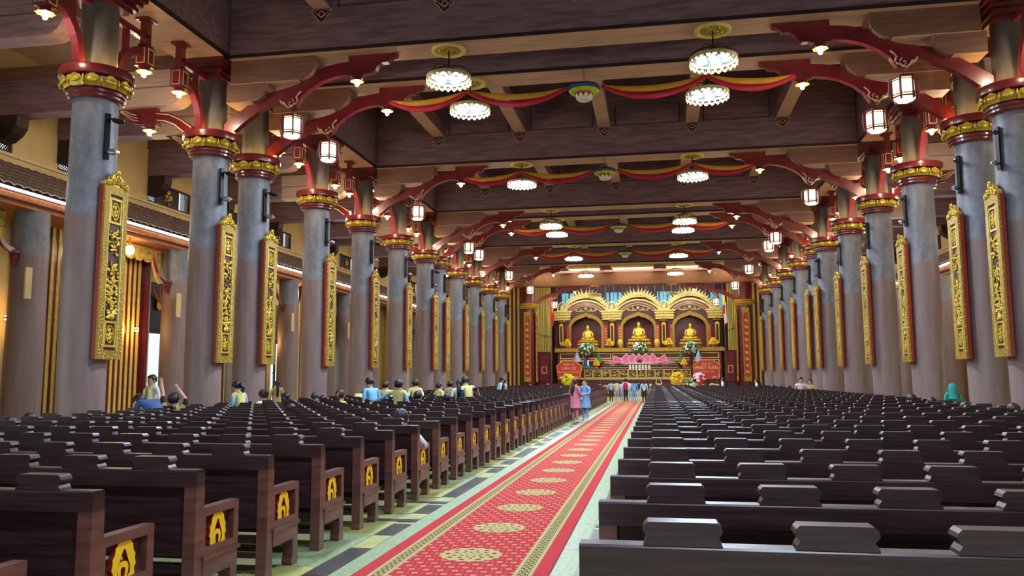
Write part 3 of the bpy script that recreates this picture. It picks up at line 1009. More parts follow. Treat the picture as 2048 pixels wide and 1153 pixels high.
def plaque_parts():
    P = {}
    P['board'] = MB().box(-.055, .02, -PW, PW, PZ0, PZ1).mesh('board', 'red_paint')
    P['ground'] = MB().box(.02, .03, -PW + .1, PW - .1, PZ0 + .1, PZ1 - .1).mesh('panel_ground', 'panel_ground')
    fr = MB()
    fr.box(.02, .065, -PW, -PW + .13, PZ0, PZ1).box(.02, .065, PW - .13, PW, PZ0, PZ1).box(.02, .065, -PW + .13, PW - .13, PZ0, PZ0 + .16).box(.02, .065, -PW + .13, PW - .13, PZ1 - .16, PZ1)
    P['frame'] = fr.mesh('frame', 'gold_border')
    ed = MB()
    for a, b_ in ((-PW + .13, -PW + .145), (PW - .145, PW - .13)):
        ed.box(.02, .07, a, b_, PZ0 + .15, PZ1 - .15)
    P['edge'] = ed.mesh('inner_edge', 'gold_leaf')
    w_ = PW - .165
    for mi_, z0 in enumerate((PZ0 + .22, PZ1 - .70)):
        sq = MB()
        sq.band([(-w_, z0), (w_, z0), (w_, z0 + .48), (-w_, z0 + .48), (-w_, z0)], [(-w_ + .04, z0 + .04), (w_ - .04, z0 + .04), (w_ - .04, z0 + .44), (-w_ + .04, z0 + .44), (-w_ + .04, z0 + .04)], .03, .06, 'x')
        sq.band([(.105 * math.sin(i * PI / 8), z0 + .24 + .165 * math.cos(i * PI / 8)) for i in range(17)], [(.09 * math.sin(i * PI / 8), z0 + .24 + .145 * math.cos(i * PI / 8)) for i in range(17)], .03, .055, 'x')
        rnd = random.Random(3)
        for i in range(14):
            a, r_ = rnd.random() * 6.28, rnd.random() ** .5
            sq.ell((.045, .07 * r_ * math.cos(a), z0 + .24 + .12 * r_ * math.sin(a)), .02, .03, .035, 6, 4)
        P['medallion%d' % mi_] = sq.mesh('medallion', 'gold')
    for var in (0, 1):
        cv = MB()
        rnd = random.Random(11 + var)
        z0, z1 = PZ0 + .86, PZ1 - .82
        path = []
        n = 26
        for i in range(n):
            v = i / (n - 1)
            path.append((.045, .05 * math.sin(v * 9 + var * 2), z0 + (z1 - z0) * .62 * v))
        cv.tube(path, [.030 - .014 * i / n for i in range(n)], 5)
        for i in range(150):                                     # leaf and cloud lumps, dense below and sparser above
            v = rnd.random()
            if .58 < v < .74 and rnd.random() < .85: continue
            yv = rnd.uniform(-.15, .15)
            cv.ell((.05, yv, z0 + (z1 - z0) * v), .022, rnd.uniform(.02, .05), rnd.uniform(.014, .038), 6, 4)
        cv.ell((.05, .02, z0 - .08), .035, .10, .07, 8, 5)
        for i in range(10):
            cv.ell((.055, rnd.uniform(-.11, .13), z0 + rnd.uniform(-.12, .08)), .03, .05, .03, 6, 4)
        P['carving%d' % var] = cv.mesh('relief_carving', 'gold', True)
    cr = MB()
    cr.prism([(-.34, PZ1), (-.36, PZ1 + .04), (-.27, PZ1 + .10), (-.22, PZ1 + .07), (-.16, PZ1 + .17), (-.06, PZ1 + .25), (0, PZ1 + .29), (.06, PZ1 + .25), (.16, PZ1 + .17), (.22, PZ1 + .07), (.27, PZ1 + .10), (.36, PZ1 + .04), (.34, PZ1)], -.02, .06, 'x')
    for yv, zv, r_ in ((0, .13, .075), (-.13, .09, .06), (.13, .09, .06), (-.25, .04, .045), (.25, .04, .045), (0, .25, .05)):
        cr.tube([(.07, yv + r_ * math.cos(i * PI / 5), PZ1 + zv + r_ * math.sin(i * PI / 5)) for i in range(11)], .022, 5)
        cr.ell((.07, yv, PZ1 + zv), .03, r_ * .5, r_ * .5, 8, 5)
    P['crown'] = cr.mesh('crown', 'gold', True)
    return P


PP = plaque_parts()


def plaque(k, sgn, side, idx):
    t = thing('carved_plaque', 'tall red and gold relief plaque on the %s column of the %s colonnade' % (ow(idx), side), 'plaque', (sgn * (CX - .482), DY[k], 0), 0 if sgn < 0 else PI, 'carved column plaques')
    for n_, m_ in (('board', 'board'), ('panel_ground', 'ground'), ('frame', 'frame'), ('inner_edge', 'edge'), ('medallion', 'medallion0'), ('medallion', 'medallion1'), ('relief_carving', 'carving%d' % (k % 2)), ('crown', 'crown')):
        put(n_, PP[m_], t)
    return t


# ------------------------------------------------------------------ spotlight bars
bar_me = MB().box(-.02, .03, -.045, .045, 5.55, 6.42).mesh('bar', 'black_metal')
hd = MB().tube([(.03, 0, 0), (.12, 0, 0)], .018, 6).tube([(.12, 0, 0), (.13, .06, -.01)], .02, 6)
hd.tube([(.10, .05, 0), (.16, .11, -.03), (.24, .19, -.05)], [.045, .05, .035], 10)
head_me = hd.mesh('spotlight_head', 'black_metal', True)
hd2 = MB().tube([(.03, 0, 0), (.10, 0, 0)], .018, 6)
hd2.tube([(.08, 0, 0), (.15, .03, -.01), (.23, .07, -.02)], [.04, .06, .055], 10).lathe([(0, -.02), (.05, -.02), (.05, .02), (0, .02)], 8, (.22, .08, -.02))
head2_me = hd2.mesh('spotlight_head', 'steel', True)


def spot_bar(k, sgn, side, idx):
    ph = math.radians(-24 if sgn < 0 else 180 + 24)
    c = Vector((sgn * CX + .445 * math.cos(ph), DY[k] + .445 * math.sin(ph), 0))
    t = thing('spotlight_bar', 'black bar with two small spotlights on the %s column of the %s colonnade' % (ow(idx), side), 'spotlight', c, ph, 'column spotlight bars')
    put('bar', bar_me, t)
    put('spotlight_head', head_me, t, (0, 0, 6.30))
    put('spotlight_head', head2_me, t, (0, 0, 5.68))


for sgn, side in ((-1, 'left'), (1, 'right')):
    idx = 0
    for k in range(1, 13):
        if k == 1 and sgn > 0: continue
        idx += 1
        column(k, sgn, side, idx)
        plaque(k, sgn, side, idx)
        spot_bar(k, sgn, side, idx)
        if k in CROSS:
            lantern((sgn * (CX - 2.05), DY[k], 7.69), 'lit hexagonal lantern hanging from the bracket arm of the %s column, %s colonnade' % (ow(idx), side))

# flood lamps clamped on two bracket arms
for sgn, side in ((-1, 'left'), (1, 'right')):
    for k, pos in ((5, 'third'), (10, 'sixth')):
        t = thing('flood_lamp', 'small black flood lamp with white face beside the %s cross beam, %s side' % (pos, side), 'lamp', (sgn * 7.35, DY[k] - .1, 8.22), 0, 'flood lamps')
        MB().prism([(sgn * p, q) for p, q in ((0, 0), (.12, -.16), (.3, -.02), (.18, .16))], -.08, .08).build('housing', 'black_metal', t)
        MB().prism([(sgn * p, q) for p, q in ((-.004, 0.), (.116, -.165), (.098, -.175), (-.02, -.01))], -.07, .07).build('lens', 'white_card', t)
        MB().box(-.02 + sgn * .15, .02 + sgn * .15, -.1, .1, -.02, .02).tube([(sgn * .15, -.09, 0), (sgn * .2, -.09, -.2)], .012, 5).build('yoke', 'black_metal', t)

# ------------------------------------------------------------------ chandeliers
plate = MB().lathe([(0, -.02), (.30, -.02), (.30, -.035), (.33, -.05), (.37, -.05), (.40, -.03), (.40, 0), (0, 0)], 36)
plate_me = plate.mesh('ceiling_plate', 'gold_leaf', True)
rel = MB()
for i in range(12):
    a = 2 * PI * i / 12
    rel.ell((.2 * math.cos(a), .2 * math.sin(a), -.03), .055, .055, .02, 8, 4)
    rel.tube([(.09 * math.cos(a), .09 * math.sin(a), -.03), (.14 * math.cos(a + .3), .14 * math.sin(a + .3), -.035), (.2 * math.cos(a + .2), .2 * math.sin(a + .2), -.03)], .014, 4)
relief_me = rel.mesh('plate_relief', 'gold_carved')
rod_me = MB().tube([(0, 0, 0), (0, 0, -.42)], .018, 6).mesh('rod', 'black_metal')
dm = MB()
for i in range(6):
    a = PI * i / 3
    dm.tube([((.06 + .44 * math.sin(q * PI / 12)) * math.cos(a), (.06 + .44 * math.sin(q * PI / 12)) * math.sin(a), -.62 + .24 * math.cos(q * PI / 12)) for q in range(7)], .016, 5)
dm.lathe([(0, -.36), (.07, -.38), (.07, -.42), (0, -.42)], 10)
dome_me = dm.mesh('dome_ribs', 'bronze')
hoop_me = MB().lathe([(.46, -.63), (.515, -.63), (.52, -.67), (.505, -.70), (.46, -.70)], 40).mesh('hoop', 'lace', True)
back_me = MB().lathe([(0, -.655), (.45, -.655), (.45, -.64), (0, -.64)], 32).mesh('back_plate', 'blue_steel')
sk_ = MB()
NS = 22
for i in range(NS):
    a0, a1 = 2 * PI * i / NS, 2 * PI * (i + 1) / NS
    o_ = [(a0, -.68), (a0, -.74), (a0 + (a1 - a0) * .25, -.785), ((a0 + a1) / 2, -.81), (a0 + (a1 - a0) * .75, -.785), (a1, -.74), (a1, -.68)]
    i_ = [(a0 + (a1 - a0) * .2, -.695), (a0 + (a1 - a0) * .2, -.735), (a0 + (a1 - a0) * .33, -.765), ((a0 + a1) / 2, -.785), (a0 + (a1 - a0) * .67, -.765), (a0 + (a1 - a0) * .8, -.735), (a0 + (a1 - a0) * .8, -.695)]
    R = .51
    n = 7
    sk_.add([(R * math.cos(a), R * math.sin(a), z) for a, z in o_ + i_], [(q, q + 1, n + q + 1, n + q) for q in range(n - 1)] + [(0, n, 2 * n - 1, n - 1)])
    am = (a0 + a1) / 2
    sk_.ell((R * math.cos(am), R * math.sin(am), -.74), .012, .012, .02, 6, 4)
skirt_me = sk_.mesh('lace_skirt', 'lace')
led_me = MB().add([(.088 * math.cos(i * PI / 6), .088 * math.sin(i * PI / 6), -.668) for i in range(12)], [tuple(range(12))]).mesh('led_disc', 'led')
led_off = MB().lathe([(0, -.668), (.10, -.668), (.10, -.66)], 12).mesh('led_disc', 'white_card')


def chandelier(x, y, z, label, lit=True):
    t = thing('chandelier', label, 'chandelier', (x, y, z), 0, 'round lace-skirted chandeliers')
    p = put('ceiling_plate', plate_me, t)
    put('plate_relief', relief_me, p)
    put('rod', rod_me, t)
    put('dome_ribs', dome_me, t)
    put('hoop', hoop_me, t)
    put('back_plate', back_me, t)
    put('lace_skirt', skirt_me, t)
    for i in range(7):
        a = PI / 3 * i + .3
        q = (0, 0, 0) if i == 6 else (.30 * math.cos(a), .30 * math.sin(a), 0)
        put('led_disc', led_me if lit else led_off, t, q)


for k in CROSS:
    for sgn, side in ((-1, 'left'), (1, 'right')):
        chandelier(sgn * 2.945, DY[k], 8.975, 'lit round chandelier under the %s cross beam, %s side of the nave' % (ordc[k], side))
for i, y in enumerate((Y2 - 2 * HB, Y2 - 4 * HB)):        # the bays over and behind the viewer
    t = thing('cross_beam', 'brown ceiling cross beam %s' % ('just above the viewer', 'behind the viewer')[i], 'beam', (0, y, 0), group='nave cross beams', kind='thing')
    MB().box(-8.18, 8.18, -.4, .4, 9.04, 11.29).build('beam_body', 'beam', t)
    MB().box(-8.18, 8.18, -.41, .41, 8.98, 9.04).build('lit_underside', 'beam_light', t)
    for sgn, side in ((-1, 'left'), (1, 'right')):
        chandelier(sgn * 2.945, y, 8.975, 'lit round chandelier %s, %s side of the nave' % (('overhead before the first cross beam', 'behind the viewer')[i], side))
for sgn, side in ((-1, 'left'), (1, 'right')):
    chandelier(sgn * 2.945, 62.42, 8.45, 'unlit round chandelier under the altar beam, %s side of the nave' % side, False)

# ------------------------------------------------------------------ garlands
def swag(a, b_, sag, r, n=14):
    return [(a[0] + (b_[0] - a[0]) * i / n, 0, a[1] + (b_[1] - a[1]) * i / n - sag * 4 * (i / n) * (1 - i / n)) for i in range(n + 1)]


for k, nm in ((3, 'second'), (5, 'third'), (8, 'fifth'), (10, 'sixth')):
    y = DY[k] - .46
    for colr, m_, sg, dz in (('yellow', 'ribbon_yellow', (.13, .17), 0), ('crimson', 'ribbon_red', (.30, .36), -.03)):
        t = thing('garland', '%s ribbon swag across the nave below the %s cross beam' % (colr, nm), 'garland', (0, y - (.09 if dz else 0), 0), 0, 'ribbon garlands')
        for a, b_, s_ in (((-4.9, 8.44), (-2.9, 8.58), sg[0]), ((-2.9, 8.58), (-.42, 8.50), sg[1]), ((.42, 8.50), (2.9, 8.58), sg[1]), ((2.9, 8.58), (4.9, 8.44), sg[0])):
            pts = swag(a, b_, s_, 0)
            MB().tube([(p[0], p[1], p[2] + dz) for p in pts], [.045 + .03 * math.sin(PI * i / 14) for i in range(15)], 8, flat=(.45, 1)).build('swag', m_, t, smooth=True)
    t = thing('lotus_ornament', 'hanging ornament with green ring and white lotus in the middle of the %s cross beam' % nm, 'ornament', (0, y, 8.30), 0, 'hanging lotus ornaments')
    MB().lathe([(.30, .10), (.38, .12), (.40, .17), (.37, .22), (.30, .20)], 28).build('blue_ring', 'blue', t, smooth=True)
    MB().lathe([(.22, .04), (.33, .05), (.37, .10), (.34, .13), (.22, .11)], 28).build('lime_ring', 'lime', t, smooth=True)
    MB().lathe([(.0, .19), (.33, .19), (.33, .21), (0, .21)], 28).build('top_disc', 'teal', t)
    MB().lathe([(.0, -.06), (.18, -.06), (.21, .06), (0, .06)], 20).build('red_drum', 'flag_red', t, smooth=True)
    pt = MB()
    for i in range(10):
        a = 2 * PI * i / 10
        c_, s_ = math.cos(a), math.sin(a)
        pt.add([(.17 * c_ - .06 * s_, .17 * s_ + .06 * c_, -.12), (.17 * c_ + .06 * s_, .17 * s_ - .06 * c_, -.12), (.21 * c_ + .05 * s_, .21 * s_ - .05 * c_, -.04), (.22 * c_, .22 * s_, .02), (.21 * c_ - .05 * s_, .21 * s_ + .05 * c_, -.04)], [(0, 1, 2, 3, 4)])
    pt.lathe([(0, -.15), (.14, -.14), (.18, -.10), (.18, -.05), (0, -.05)], 16)
    pt.build('lotus', 'white_card', t)
    for s_ in (-1, 1):
        MB().tube([(s_ * .34, 0, .2), (0, .02, .42)], .012, 4).build('string', 'ribbon_yellow', t)
    MB().tube([(0, .02, .42), (0, .03, .67)], .006, 4).build('string', 'black_metal', t)

# ------------------------------------------------------------------ pews
PL = 6.33
POFF, PPITCH, SPW = .225, .512, .272
NSPL = 12


def splat_poly(w, z0, h):
    r = [(w, z0), (w - .004, z0 + .012), (w - .016, z0 + .03), (w - .004, z0 + .042), (w + .002, z0 + .055), (w - .004, z0 + h - .012), (w - .016, z0 + h)]
    return r + [(SPW - p, q) for p, q in reversed(r)]


def emblem(b, x0, x1):
    def mir(h): return [(-p, q) for p, q in h] + [(p, q) for p, q in reversed(h)]
    o_ = mir([(.035, 0), (.07, -.012), (.098, .012), (.090, .042), (.106, .064), (.096, .095), (.099, .12), (.080, .146), (.075, .178), (.046, .206), (.0, .226)])
    i_ = mir([(.032, .004), (.042, .015), (.052, .025), (.056, .04), (.056, .055), (.052, .07), (.045, .085), (.036, .10), (.024, .128), (.010, .156), (.0, .164)])
    b.band([(p + .30, q + .395) for p, q in o_], [(p + .30, q + .395) for p, q in i_], x0, x1, 'x', 0, 1)
    o2 = mir([(.035, .0), (.045, .03), (.05, .055), (.035, .08), (.0, .092)])
    i2 = mir([(.014, .004), (.02, .03), (.02, .045), (.014, .055), (.0, .06)])
    b.band([(p + .30, q + .40) for p, q in o2], [(p + .30, q + .40) for p, q in i2], x0 + .004, x1 - .004, 'x', 0, 1)
    b.band([(p * .9 + .30, q + .48) for p, q in mir([(.05, -.02), (.03, .006), (0, .012)])], [(p * .9 + .30, q + .468) for p, q in mir([(.05, -.02), (.03, .006), (0, .012)])], x0 + .004, x1 - .004, 'x', 0, 1)


rail = MB().prism([(0, .80), (.095, .80), (.095, .902), (.087, .91), (.008, .91), (0, .902)], 0, PL, 'x')
rail_me = rail.mesh('top_rail', 'pew')
panel_me = MB().box(.07, PL - .07, .035, .07, .36, .80).mesh('back_panel', 'pew')
splat_me = MB().prism(splat_poly(SPW, .91, .082), .004, .092).mesh('splat', 'pew')
seat_b = MB()
for i in range(4):
    seat_b.box(.05, PL - .05, .085 + i * .115, .085 + i * .115 + .107, .36, .395)
seat_me = seat_b.mesh('seat', 'pew')
rearleg_me = MB().prism([(0, 0), (.10, 0), (.105, .03), (.10, .06), (.10, .80), (0, .80), (0, .06), (-.008, .03)], 0, .085, 'x').mesh('rear_leg', 'pew_side')
frontleg_me = MB().prism([(.445, 0), (.545, 0), (.557, .03), (.545, .075), (.545, .32), (.455, .32), (.455, .075), (.437, .03)], 0, .085, 'x').mesh('front_leg', 'pew_side')
midleg_me = MB().box(0, .07, .04, .10, 0, .36).box(0, .07, .44, .50, 0, .36).box(0, .07, .1, .44, .28, .36).mesh('middle_leg', 'pew')
apron_me = MB().box(.085, PL - .085, .49, .52, .24, .36).mesh('front_apron', 'pew')
str_b = MB().box(.085, PL - .085, .42, .46, .10, .14)
str_me = str_b.mesh('stretcher', 'pew')
foot_me = MB().box(.085, PL - .085, .06, .09, .13, .17).box(.085, PL - .085, .06, .09, .24, .30).mesh('rear_stretcher', 'pew')
arm = MB()
arm.box(0, .075, .10, .55, .60, .655).box(0, .075, .485, .55, .34, .60).box(0, .075, .10, .55, .345, .40).box(0, .075, .10, .125, .40, .60)
arm_me = arm.mesh('armrest', 'pew_side')
apr = MB().box(.005, .08, .10, .455, .21, .32).box(-.012, .09, .09, .56, .32, .345)
apr_me = apr.mesh('side_apron', 'pew_side')
em = MB()
emblem(em, .014, .046)
em_me = em.mesh('emblem', ['yellow_paint', 'red_paint'])


def pew_parts(t):
    put('top_rail', rail_me, t)
    put('back_panel', panel_me, t)
    for i in range(NSPL):
        put('splat', splat_me, t, (POFF + i * PPITCH, 0, 0))
    put('seat', seat_me, t)
    put('front_apron', apron_me, t)
    put('stretcher', str_me, t)
    put('stretcher', foot_me, t)
    for x in (0, PL - .085):
        put('leg', rearleg_me, t, (x, 0, 0))
        put('leg', frontleg_me, t, (x, 0, 0))
    for x in (2.1, 4.2):
        put('leg', midleg_me, t, (x, 0, 0))
    for x in (0, PL - .075):
        a = put('armrest', arm_me, t, (x, 0, 0))
        put('emblem', em_me, a, (.016, 0, 0))
        put('side_apron', apr_me, t, (x, 0, 0))


def lite_pew(full):
    b = MB()
    parts = [(rail_me, 0), (panel_me, 0), (seat_me, 0), (apron_me, 0), (foot_me, 0)] + [(splat_me, POFF + i * PPITCH) for i in range(NSPL)]
    for x in (0, PL - .085):
        parts += [(rearleg_me, x), (frontleg_me, x)]
    for x in (0, PL - .075):
        parts += [(arm_me, x), (apr_me, x)]
    for me, x in parts:
        b.mi = 1 if me in (arm_me, rearleg_me, frontleg_me, apr_me) else 0
        b.add([(v.co.x + x, v.co.y, v.co.z) for v in me.vertices], [tuple(p.vertices) for p in me.polygons])
    return b.mesh('pew', ['pew', 'pew_side'])


lite_me = lite_pew(True)
ROWP = .985
NFULL = 24
for sgn, side, y0, n, x0 in ((-1, 'left', 3.9 - ROWP, 47, -1.35 - PL), (1, 'right', 2.955, 47, 1.29)):
    for i in range(n):
        y = y0 + i * ROWP
        lab = 'dark wooden pew %s of the red carpet, %s row from the viewer' % (side, nth(i + 1))
        if i < NFULL:
            t = thing('pew', lab, 'pew', (x0, y, 0), 0, 'pews %s of the carpet' % side)
            pew_parts(t)
        else:
            tag(put('pew', lite_me, None, (x0, y, 0)), lab, 'pew', 'pews %s of the carpet' % side)

# ------------------------------------------------------------------ altar end: walls, ceiling, beam
wf = tag(put('wall_far', None), kind='structure')
MB().box(-9.6, 9.6, 70.2, 70.5, 0, 11.5).build('wall_face', 'altar_brown', wf)
sl = MB().box(-.07, .07, -.08, 0, 0, 3.0).mesh('slat', 'lacquer_dark')
sl2 = MB().box(-.025, .025, -.10, 0, 0, 3.0).mesh('slat', 'aisle_wood')
for i in range(52):
    x = -8.9 + i * .35
    put('slat', sl if i % 2 else sl2, wf, (x, 70.2, 6.7))
for x in (-5.9, -1.9, 2.4, 6.7):
    MB().box(x - .62, x + .62, 70.12, 70.19, 7.2, 8.7).build('window_pane', 'blue_window', wf)
for sgn, side in ((-1, 'left'), (1, 'right')):
    MB().box(*sorted((sgn * 9.5, sgn * 9.7)), 63.4, 70.5, 0, 11.5).build('wall_return', 'wall_yellow', wf)
    a, b_ = sorted((sgn * 8.75, sgn * 14.5))
    t = thing('slat_screen', 'gold and dark slatted end screen of the %s aisle beside the red column' % side, 'screen', (0, 63.2, 0), group='gold slat screens', kind='thing')
    MB().box(a, b_, 0, .15, 0, 9.7).build('backing', 'altar_brown', t)
    sm = MB().box(-.07, .07, -.1, 0, 0, 9.7).mesh('slat', 'gold_paint')
    for i in range(20):
        x = a + .15 + i * .33
        if x < b_: put('slat', sm, t, (x, 0, 0))
    x0, x1 = (-8.3, -6.85) if sgn < 0 else (7.2, 8.5)
    t = thing('yellow_curtain', 'tall olive-yellow pleated curtain on the %s of the altar' % side, 'curtain', (0, 66.2, 0), group='altar side curtains')
    c = MB()
    n = 40
    f_ = [(x0 + (x1 - x0) * i / n, .06 * math.sin(i * 1.7)) for i in range(n + 1)]
    c.add([(p, q, 0.97) for p, q in f_] + [(p, q, 9.4) for p, q in f_] + [(p, q + .03, 0.97) for p, q in f_] + [(p, q + .03, 9.4) for p, q in f_],
          [(i, i + 1, n + 1 + i + 1, n + 1 + i) for i in range(n)] + [(2 * n + 2 + i, 3 * n + 3 + i, 3 * n + 4 + i, 2 * n + 3 + i) for i in range(n)])
    c.build('drape', 'curtain', t, smooth=True)
    MB().tube([(x0, -.1, 9.42), (x1, -.1, 9.42)], .04, 6).build('rail', 'bronze', t)
    MB().tube([(x0, -.12, 5.1), (x1, -.12, 4.7 if sgn < 0 else 5.5)], .025, 5).build('tie_rod', 'bronze', t)
tag(MB().box(-8.17, 8.17, 55.0, 70.4, 9.72, 9.9).build('ceiling_altar', 'corbel'), kind='structure')
for i, x in enumerate((-4.5, 0, 4.5)):
    t = thing('added_altar_light', '%s added unseen light tube behind the altar beam' % ('left', 'middle', 'right')[i], 'light', (x, 63.0, 8.55), group='added altar fill lights')
    MB().box(-1.9, 1.9, 0, .12, 0, .05).build('tube', 'altar_fill', t)  # added out of view to brighten the shrine
    MB().box(-1.95, 1.95, -.2, 0, -.02, .12).build('bracket', 'corbel', t)
t = thing('altar_beam', 'pale brown beam across the front of the altar bay', 'beam', (0, 62.4, 0), kind='thing')
MB().box(-9.5, 9.5, -.3, .4, 8.45, 9.42).build('beam_body', 'corbel', t)
MB().box(-9.5, 9.5, -.33, -.3, 9.36, 9.44).box(-9.5, 9.5, -.33, -.3, 8.45, 8.5).build('edge_moulding', 'lacquer', t)
for i, x in enumerate((-2.94, 2.94, -5.88, 5.88)):
    b_ = put('boss', boss_me, t, (x, -.31, 9.12))
    put('boss_outline', boss_line, b_)
for i, (x0, x1, m_) in enumerate(((-1.6, 1.6, 'middle'), (-4.9, -2.4, 'left'), (2.4, 4.9, 'right'), (-8.0, -5.6, 'far left'), (5.6, 8.0, 'far right'))):
    t = thing('coffer_light', '%s lit ceiling coffer before the altar' % m_, 'light', (0, 59.6, 9.72), group='ceiling coffers')
    y0, y1 = 0, 2.3
    MB().band([(x0, y0), (x1, y0), (x1, y1), (x0, y1), (x0, y0)], [(x0 + .1, y0 + .1), (x1 - .1, y0 + .1), (x1 - .1, y1 - .1), (x0 + .1, y1 - .1), (x0 + .1, y0 + .1)], -.14, 0, 'z').build('frame', 'gold_paint', t)
    MB().box(x0 + .12, x1 - .12, y0 + .12, y0 + .32, -.05, -.03).box(x0 + .12, x1 - .12, y1 - .32, y1 - .12, -.05, -.03).build('light_strip', 'cove_strip', t)
    MB().box(x0 + .12, x1 - .12, y0 + .35, y1 - .35, -.04, -.02).build('centre_board', 'trim_cream', t)

# red columns with couplet boards
cb = MB()
fr_ = MB().band([(-.26, 1.1), (.26, 1.1), (.26, 6.1), (.18, 6.35), (0, 6.5), (-.18, 6.35), (-.26, 6.1), (-.26, 1.1)], [(-.17, 1.25), (.17, 1.25), (.17, 5.95), (.1, 6.1), (0, 6.15), (-.1, 6.1), (-.17, 5.95), (-.17, 1.25)], -.06, 0)
fr_me = fr_.mesh('frame', 'gold_border')
gd_me = MB().box(-.24, .24, -.03, 0, 1.12, 6.2).mesh('board', 'sign_red')
gl = MB()
for i in range(9):
    z = 1.75 + i * .47
    gl.box(-.11, .11, -.05, -.03, z, z + .03).box(-.09, .09, -.05, -.03, z + .09, z + .12).box(-.11, -.07, -.05, -.03, z + .03, z + .15).box(.05, .09, -.05, -.03, z - .06, z + .09).box(-.03, .01, -.05, -.03, z - .05, z + .15)
gl_me = gl.mesh('gold_lettering', 'gold_leaf')
ft_ = MB()
for z in (1.2, 1.35, 6.25, 6.4):
    for q in range(5):
        ft_.ell((-.2 + q * .1, -.06, z + .05 * math.sin(q * 2)), .06, .04, .08, 6, 4)
ft_me = ft_.mesh('crest', 'gold', True)
rs_me = MB().lathe([(.58, 0), (.56, 2), (.54, 6.7), (.52, 8.45)], 40).mesh('shaft', 'column_red', True)
rc_me = MB().lathe([(.53, 6.72), (.62, 6.74), (.62, 6.80), (.72, 6.84), (.76, 6.95), (.72, 7.02), (.80, 7.04), (.80, 7.10), (.52, 7.10)], 40).mesh('capital', 'gold_carved', True)
for sgn, side in ((-1, 'left'), (1, 'right')):
    t = thing('red_column', 'glossy dark red altar column on the %s with gold capital' % side, 'column', (sgn * 8.15, 62.35, 0), 0 if sgn < 0 else PI, 'red altar columns', 'thing')
    put('shaft', rs_me, t)
    put('capital', rc_me, t)
    put('uplight_ring', glow_me, t, (0, 0, -.18))
    a = put('nave_arm', nave_arm_me, t, (0, 0, -.35))
    put('cloud_scroll', cloud_me, a)
    lamp(a, (3.65, 0, 8.5))
    lantern((sgn * (8.15 - 2.05), 62.35, 7.37), 'lit hexagonal lantern on the bracket of the red altar column, %s side' % side)
    for ang, w_ in ((-PI / 2, 'facing the pews'), (0 if sgn < 0 else PI, 'facing the altar axis')):
        o = thing('couplet_board', 'long red couplet board with gold frame on the %s red column, %s' % (side, w_), 'board', (sgn * 8.15 + .60 * math.cos(ang), 62.35 + .60 * math.sin(ang), 0), ang + PI / 2, 'couplet boards')
        put('board', gd_me, o)
        put('frame', fr_me, o)
        tag(put('gold_lettering', gl_me, o), kind='stuff')
        put('crest', ft_me, o)

# platform, lower cabinet, upper altar table
t = thing('altar_platform', 'stepped dark red platform under the altar', 'platform', (0, 0, 0))
MB().box(-7.5, 7.5, 61.2, 70.1, 0, .5).build('step', 'altar_red', t)
MB().box(-7.3, 7.4, 62.0, 70.1, .5, .95).build('step', 'altar_red', t)
cb_ = MB()
for i in range(60):
    cb_.ell((-6.8 + i * .23, 61.19, .28), .09, .02, .09, 6, 4)
tag(cb_.build('gold_relief', 'gold', t), kind='stuff')
t = thing('offering_cabinet', 'carved gold panelled offering cabinet below the pink lotus', 'cabinet', (.13, 62.5, .95))
MB().box(-4.1, 4.1, 0, 1.3, 0, 1.1).build('body', 'altar_brown', t)
MB().box(-4.25, 4.25, -.12, 1.4, 1.1, 1.2).build('top', 'altar_red', t)
MB().box(-4.25, 4.25, -.06, 0, .32, .40).build('rail', 'gold_paint', t)
rnd = random.Random(5)
for i in range(12):
    x = -3.98 + i * .665
    MB().band([(x, .44), (x + .62, .44), (x + .62, 1.07), (x, 1.07), (x, .44)], [(x + .04, .48), (x + .58, .48), (x + .58, 1.03), (x + .04, 1.03), (x + .04, .48)], -.05, 0).build('panel_frame', 'gold_leaf', t)
    g = MB()
    for j in range(16):
        g.ell((x + .31 + rnd.uniform(-.2, .2), -.02, .75 + rnd.uniform(-.2, .2)), rnd.uniform(.04, .11), .03, rnd.uniform(.02, .05), 6, 4)
    g.build('panel_carving', 'gold', t, smooth=True)
t = thing('altar_table', 'long tiered red altar table with gold top band', 'table', (.13, 65.4, .95))
MB().box(-6.4, 6.5, .15, 4.2, 0, 2.45).build('body', 'altar_red', t)
MB().box(-6.6, 6.7, 0, 4.3, 2.48, 2.84).build('top', 'altar_brown', t)
MB().box(-6.62, 6.72, -.04, 0, 2.5, 2.8).build('gold_band', 'gold_border', t)
for x0, x1 in ((-6.2, -4.3), (-4.2, -2.1), (-2.0, 2.0), (2.1, 4.2), (4.3, 6.3)):
    for z0, z1 in ((1.95, 2.4), (1.2, 1.85), (.4, 1.1)):
        MB().band([(x0, z0), (x1, z0), (x1, z1), (x0, z1), (x0, z0)], [(x0 + .06, z0 + .06), (x1 - .06, z0 + .06), (x1 - .06, z1 - .06), (x0 + .06, z1 - .06), (x0 + .06, z0 + .06)], .10, .15).build('panel_frame', 'gold_leaf', t)

# shrine with three arched niches
SZ = 3.8
sh = thing('shrine', 'triple-arched gold and dark red shrine with flame crests', 'shrine', (.13, 68.0, 0))
CS = (-4.27, 0.06, 4.25)


def niche(hw, zs, za, n=10, base=SZ):
    """pointed cusped arch outline, left foot to right foot"""
    L = [(-hw, base), (-hw, zs)]
    for i in range(1, n):
        a = PI / 2 * i / n
        L.append((-hw * math.cos(a), zs + (za - .12 - zs) * math.sin(a)))
    L.append((0, za))
    return L + [(-p, q) for p, q in reversed(L[:-1])]


